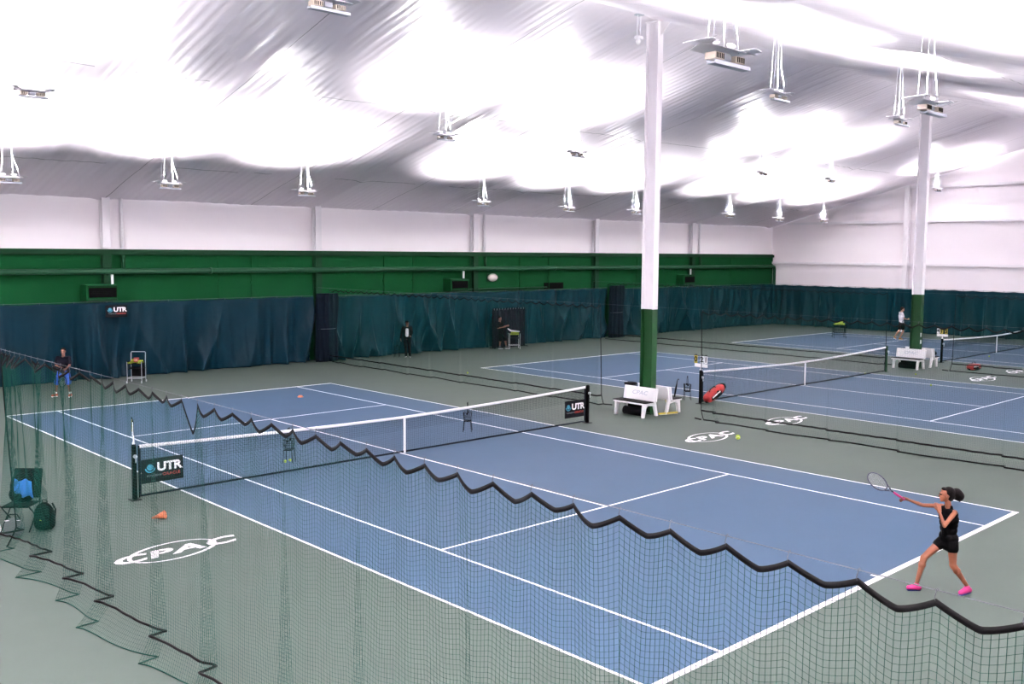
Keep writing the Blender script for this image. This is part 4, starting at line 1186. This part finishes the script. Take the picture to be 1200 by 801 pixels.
# the girl at the near baseline, racket swung through to the left
GL = (.057, -12.68, 0)
person(GL, 'girl in black tank top and skirt swinging a racket, wearing pink shoes',
 {'head':(.050,.02,1.405),'sl':(.120,-.125,1.190),'sr':(.045,.115,1.215),'el':(-.055,-.20,1.015),'wl':(-.085,-.09,1.185),
  'er':(-.235,.125,1.225),'wr':(-.470,.10,1.315),'hl':(.125,-.085,.745),'hr':(.085,.075,.745),
  'kr':(-.205,.06,.475),'ar':(-.315,.02,.095),'tr':(-.43,.01,.045),'kl':(.125,-.13,.43),'al':(.335,-.15,.125),'tl':(.225,-.19,.045)},
 dict(skin=m_skin, face=(-1,.15,.05), hs=.98, w=.80, leg=1.15, tank=True, top=m_black, topname='tank_top', bottom='skirt', botm=m_black, botname='skirt',
  dl=(-.1,.25,1), nl=(-.3,1,.1), cl=.55, hsl=1, dr=(-1,0,.25), nr=(0,-.6,-.8), cr=1.0, hsr=-1, shoe=m_pink, solem=m_blueshoe, sock=None,
  hairm=m_hair, hair=[(0,-.035,.040,.084,.088,.084),(0,-.06,-.01,.078,.062,.082),(0,.035,.085,.055,.038,.025)],
  pony=[((.13,.02,1.43),(.20,.03,1.425),.05,.072),((.20,.03,1.425),(.235,.03,1.385),.078,.078),((.235,.03,1.38),(.25,.03,1.33),.06,.03)]), vox=.006)
racket('tennis racket with navy frame and pink grip held out by the girl in black', (-.530,.075,1.325), (-.80,.02,.52), (.35,-.86,.35), GL, ZR, m_pink, m_rnavy, Ls=.63, wid=.108)

# boy in front of the blue curtain
BL_ = (-2.95, 14.66, 0)
person(BL_, 'boy in black shirt and blue shorts waiting in front of the blue curtain',
 {'head':(.03,0,1.50),'sl':(.205,0,1.29),'sr':(-.155,0,1.29),'el':(.27,-.08,1.06),'wl':(.20,-.20,.95),'er':(-.21,-.05,1.05),'wr':(.02,-.20,.99),
  'hl':(.12,0,.83),'hr':(-.08,0,.83),'kl':(.19,-.06,.47),'al':(.22,0,.10),'tl':(.25,-.14,.045),'kr':(-.19,-.06,.46),'ar':(-.26,0,.10),'tr':(-.32,-.13,.045)},
 dict(skin=m_skin2, face=(.1,-1,0), hs=1.0, w=.92, top=m_navy, bottom=.95, botm=m_bluecl, dl=(-.3,-.7,-.3), nl=(-1,.2,0), cl=1.0, hsl=1, dr=(.9,-.4,-.2), nr=(0,.5,-1), cr=.9, hsr=-1,
  shoe=m_orshoe, sock=m_plastic, hairm=m_hair, hair=short_hair, sleeve=.75))
racket('tennis racket held low by the boy in blue shorts', (.12,-.24,1.04), (.05,-.25,-.9), (0,-1,.2), BL_, ZR, m_black, m_black)
# person in open dark jacket by the curtain
person((13.02, 17.35, 0), 'person in open dark jacket over white shirt against the teal curtain',
 {'head':(.10,0,1.55),'sl':(.27,0,1.36),'sr':(-.09,0,1.36),'el':(.33,-.06,1.12),'wl':(.28,-.18,.98),'er':(-.17,.02,1.10),'wr':(-.20,-.05,.86),
  'hl':(.18,0,.88),'hr':(.0,0,.88),'kl':(.20,-.02,.48),'al':(.22,0,.10),'tl':(.25,-.14,.045),'kr':(.02,-.02,.48),'ar':(.04,0,.10),'tr':(.02,-.14,.045)},
 dict(skin=m_skin2, face=(.2,-1,0), hs=1.0, w=.95, top=m_blackf, topname='jacket', bottom=2, botm=m_blackf, botname='trousers', dl=(-.1,-.8,.1), nl=(-.6,0,-.8), dr=(0,-.1,-1), nr=(1,0,0), hsl=1, hsr=1,
  shoe=m_black, sock=None, sleeve=2, hairm=m_black, hair=short_hair+[(0,.085,.045,.05,.05,.010)]))
pz = [o for o in bpy.data.objects if o.get('category') == 'person'][-1]
mb = MB(); mb.cap((.09,-.105,1.27), (.09,-.10,1.0), .062, .068); mb.cap((.12,-.10,1.27), (.12,-.10,1.0), .052, .060)
part_label(fuse('white_shirt', mb, .01, m_wtee, pz), 'white shirt showing in the open jacket')
# person in dark clothes bending at the cart by the screen
person((19.08, 17.25, 0), 'person in dark clothes beside the ball cart by the dark screen',
 {'head':(-.17,0,1.53),'sl':(-.10,.16,1.33),'sr':(-.22,-.16,1.32),'el':(.0,.16,1.10),'wl':(.18,.08,1.16),'er':(-.26,-.20,1.06),'wr':(.04,-.16,1.12),
  'hl':(-.08,.09,.86),'hr':(-.14,-.09,.86),'kl':(.10,.08,.48),'al':(.16,.06,.10),'tl':(.29,.05,.045),'kr':(-.14,-.09,.47),'ar':(-.16,-.08,.10),'tr':(-.03,-.10,.045)},
 dict(skin=m_skin2, face=(.9,-.45,0), hs=1.0, w=.95, top=m_blackf, bottom=1.0, botm=m_blackf, dl=(1,0,.2), nl=(0,-1,0), dr=(1,.1,.3), nr=(0,1,0), hsl=1, hsr=1,
  shoe=m_grey, sock=m_grey, sleeve=.8, hairm=m_hair, hair=short_hair))
t = thing('towel', 'white towel held above the ball cart by the dark screen', 'towel', (19.50, 16.75, 1.0))
mb = MB(); mb.cap((-.32,.24,.02), (-.20,.16,-.08), .03, .045); mb.cap((-.20,.16,-.08), (.02,.02,-.10), .045, .035); mb.cap((.02,.02,-.10), (.16,-.06,-.12), .035, .03)
fuse('cloth', mb, .01, m_wtee, t)
# player in white tee walking on the far court
WL = (40.35, 6.55, 0)
person(WL, 'person in white shirt and dark shorts walking right beside the second column',
 {'head':(.00,0,1.76),'sl':(-.08,-.18,1.54),'sr':(-.06,.18,1.54),'el':(.02,-.24,1.24),'wl':(.22,-.20,1.20),'er':(-.02,.22,1.24),'wr':(.12,.22,1.0),
  'hl':(-.05,-.09,.98),'hr':(-.03,.09,.98),'kl':(.06,-.09,.55),'al':(-.12,-.08,.12),'tl':(.02,-.08,.05),'kr':(-.10,.08,.54),'ar':(-.36,.06,.20),'tr':(-.29,.06,.08)},
 dict(skin=m_skin3, face=(1,-.1,-.1), hs=1.08, w=1.05, top=m_wtee, bottom=.72, botm=m_black, dl=(.9,0,.1), nl=(0,1,0), cl=.8, dr=(.7,0,-.6), nr=(0,-1,0), cr=.9, hsl=1, hsr=1,
  shoe=m_tan, sock=None, sleeve=.6, hairm=m_hairb, hair=short_hair))
racket('dark tennis racket held low by the person in the white shirt', (.14,.20,.95), (.9,-.1,-.35), (0,-1,.3), WL, ZR, m_black, m_black)
ball((40.35+.30*math.cos(ZR)+.16*math.sin(ZR), 6.55+.30*math.sin(ZR)-.16*math.cos(ZR), 1.25), 'tennis ball held by the person in the white shirt')

# ------------------------------------------------------------------ camera, world, exposure
cam = bpy.data.cameras.new('camera'); co = bpy.data.objects.new('camera', cam); COL.objects.link(co)
yaw, pitch, roll = .8169, .0918, .0069
f = Vector((math.cos(yaw)*math.cos(pitch), math.sin(yaw)*math.cos(pitch), -math.sin(pitch)))
r0 = f.cross(Vector((0,0,1))).normalized(); u0 = r0.cross(f)
cr, sr = math.cos(roll), math.sin(roll)
rx = r0*cr+u0*sr; ux = -r0*sr+u0*cr
Mx = Matrix((rx, ux, -f)).transposed().to_4x4(); Mx.translation = Vector((-13.6473, -18.2662, 4.7923))
co.matrix_world = Mx
cam.sensor_width = 36; cam.lens = 1126.16/1200*36; cam.clip_start = .05; cam.clip_end = 300
SC.camera = co
w = bpy.data.worlds.new('world'); SC.world = w; w.use_nodes = True
w.node_tree.nodes['Background'].inputs[0].default_value = (.9,.92,1,1); w.node_tree.nodes['Background'].inputs[1].default_value = .3
SC.view_settings.view_transform = 'Standard'; SC.view_settings.look = 'None'; SC.view_settings.gamma = 1
SC.view_settings.use_curve_mapping = False
SC.view_settings.exposure = 1.88
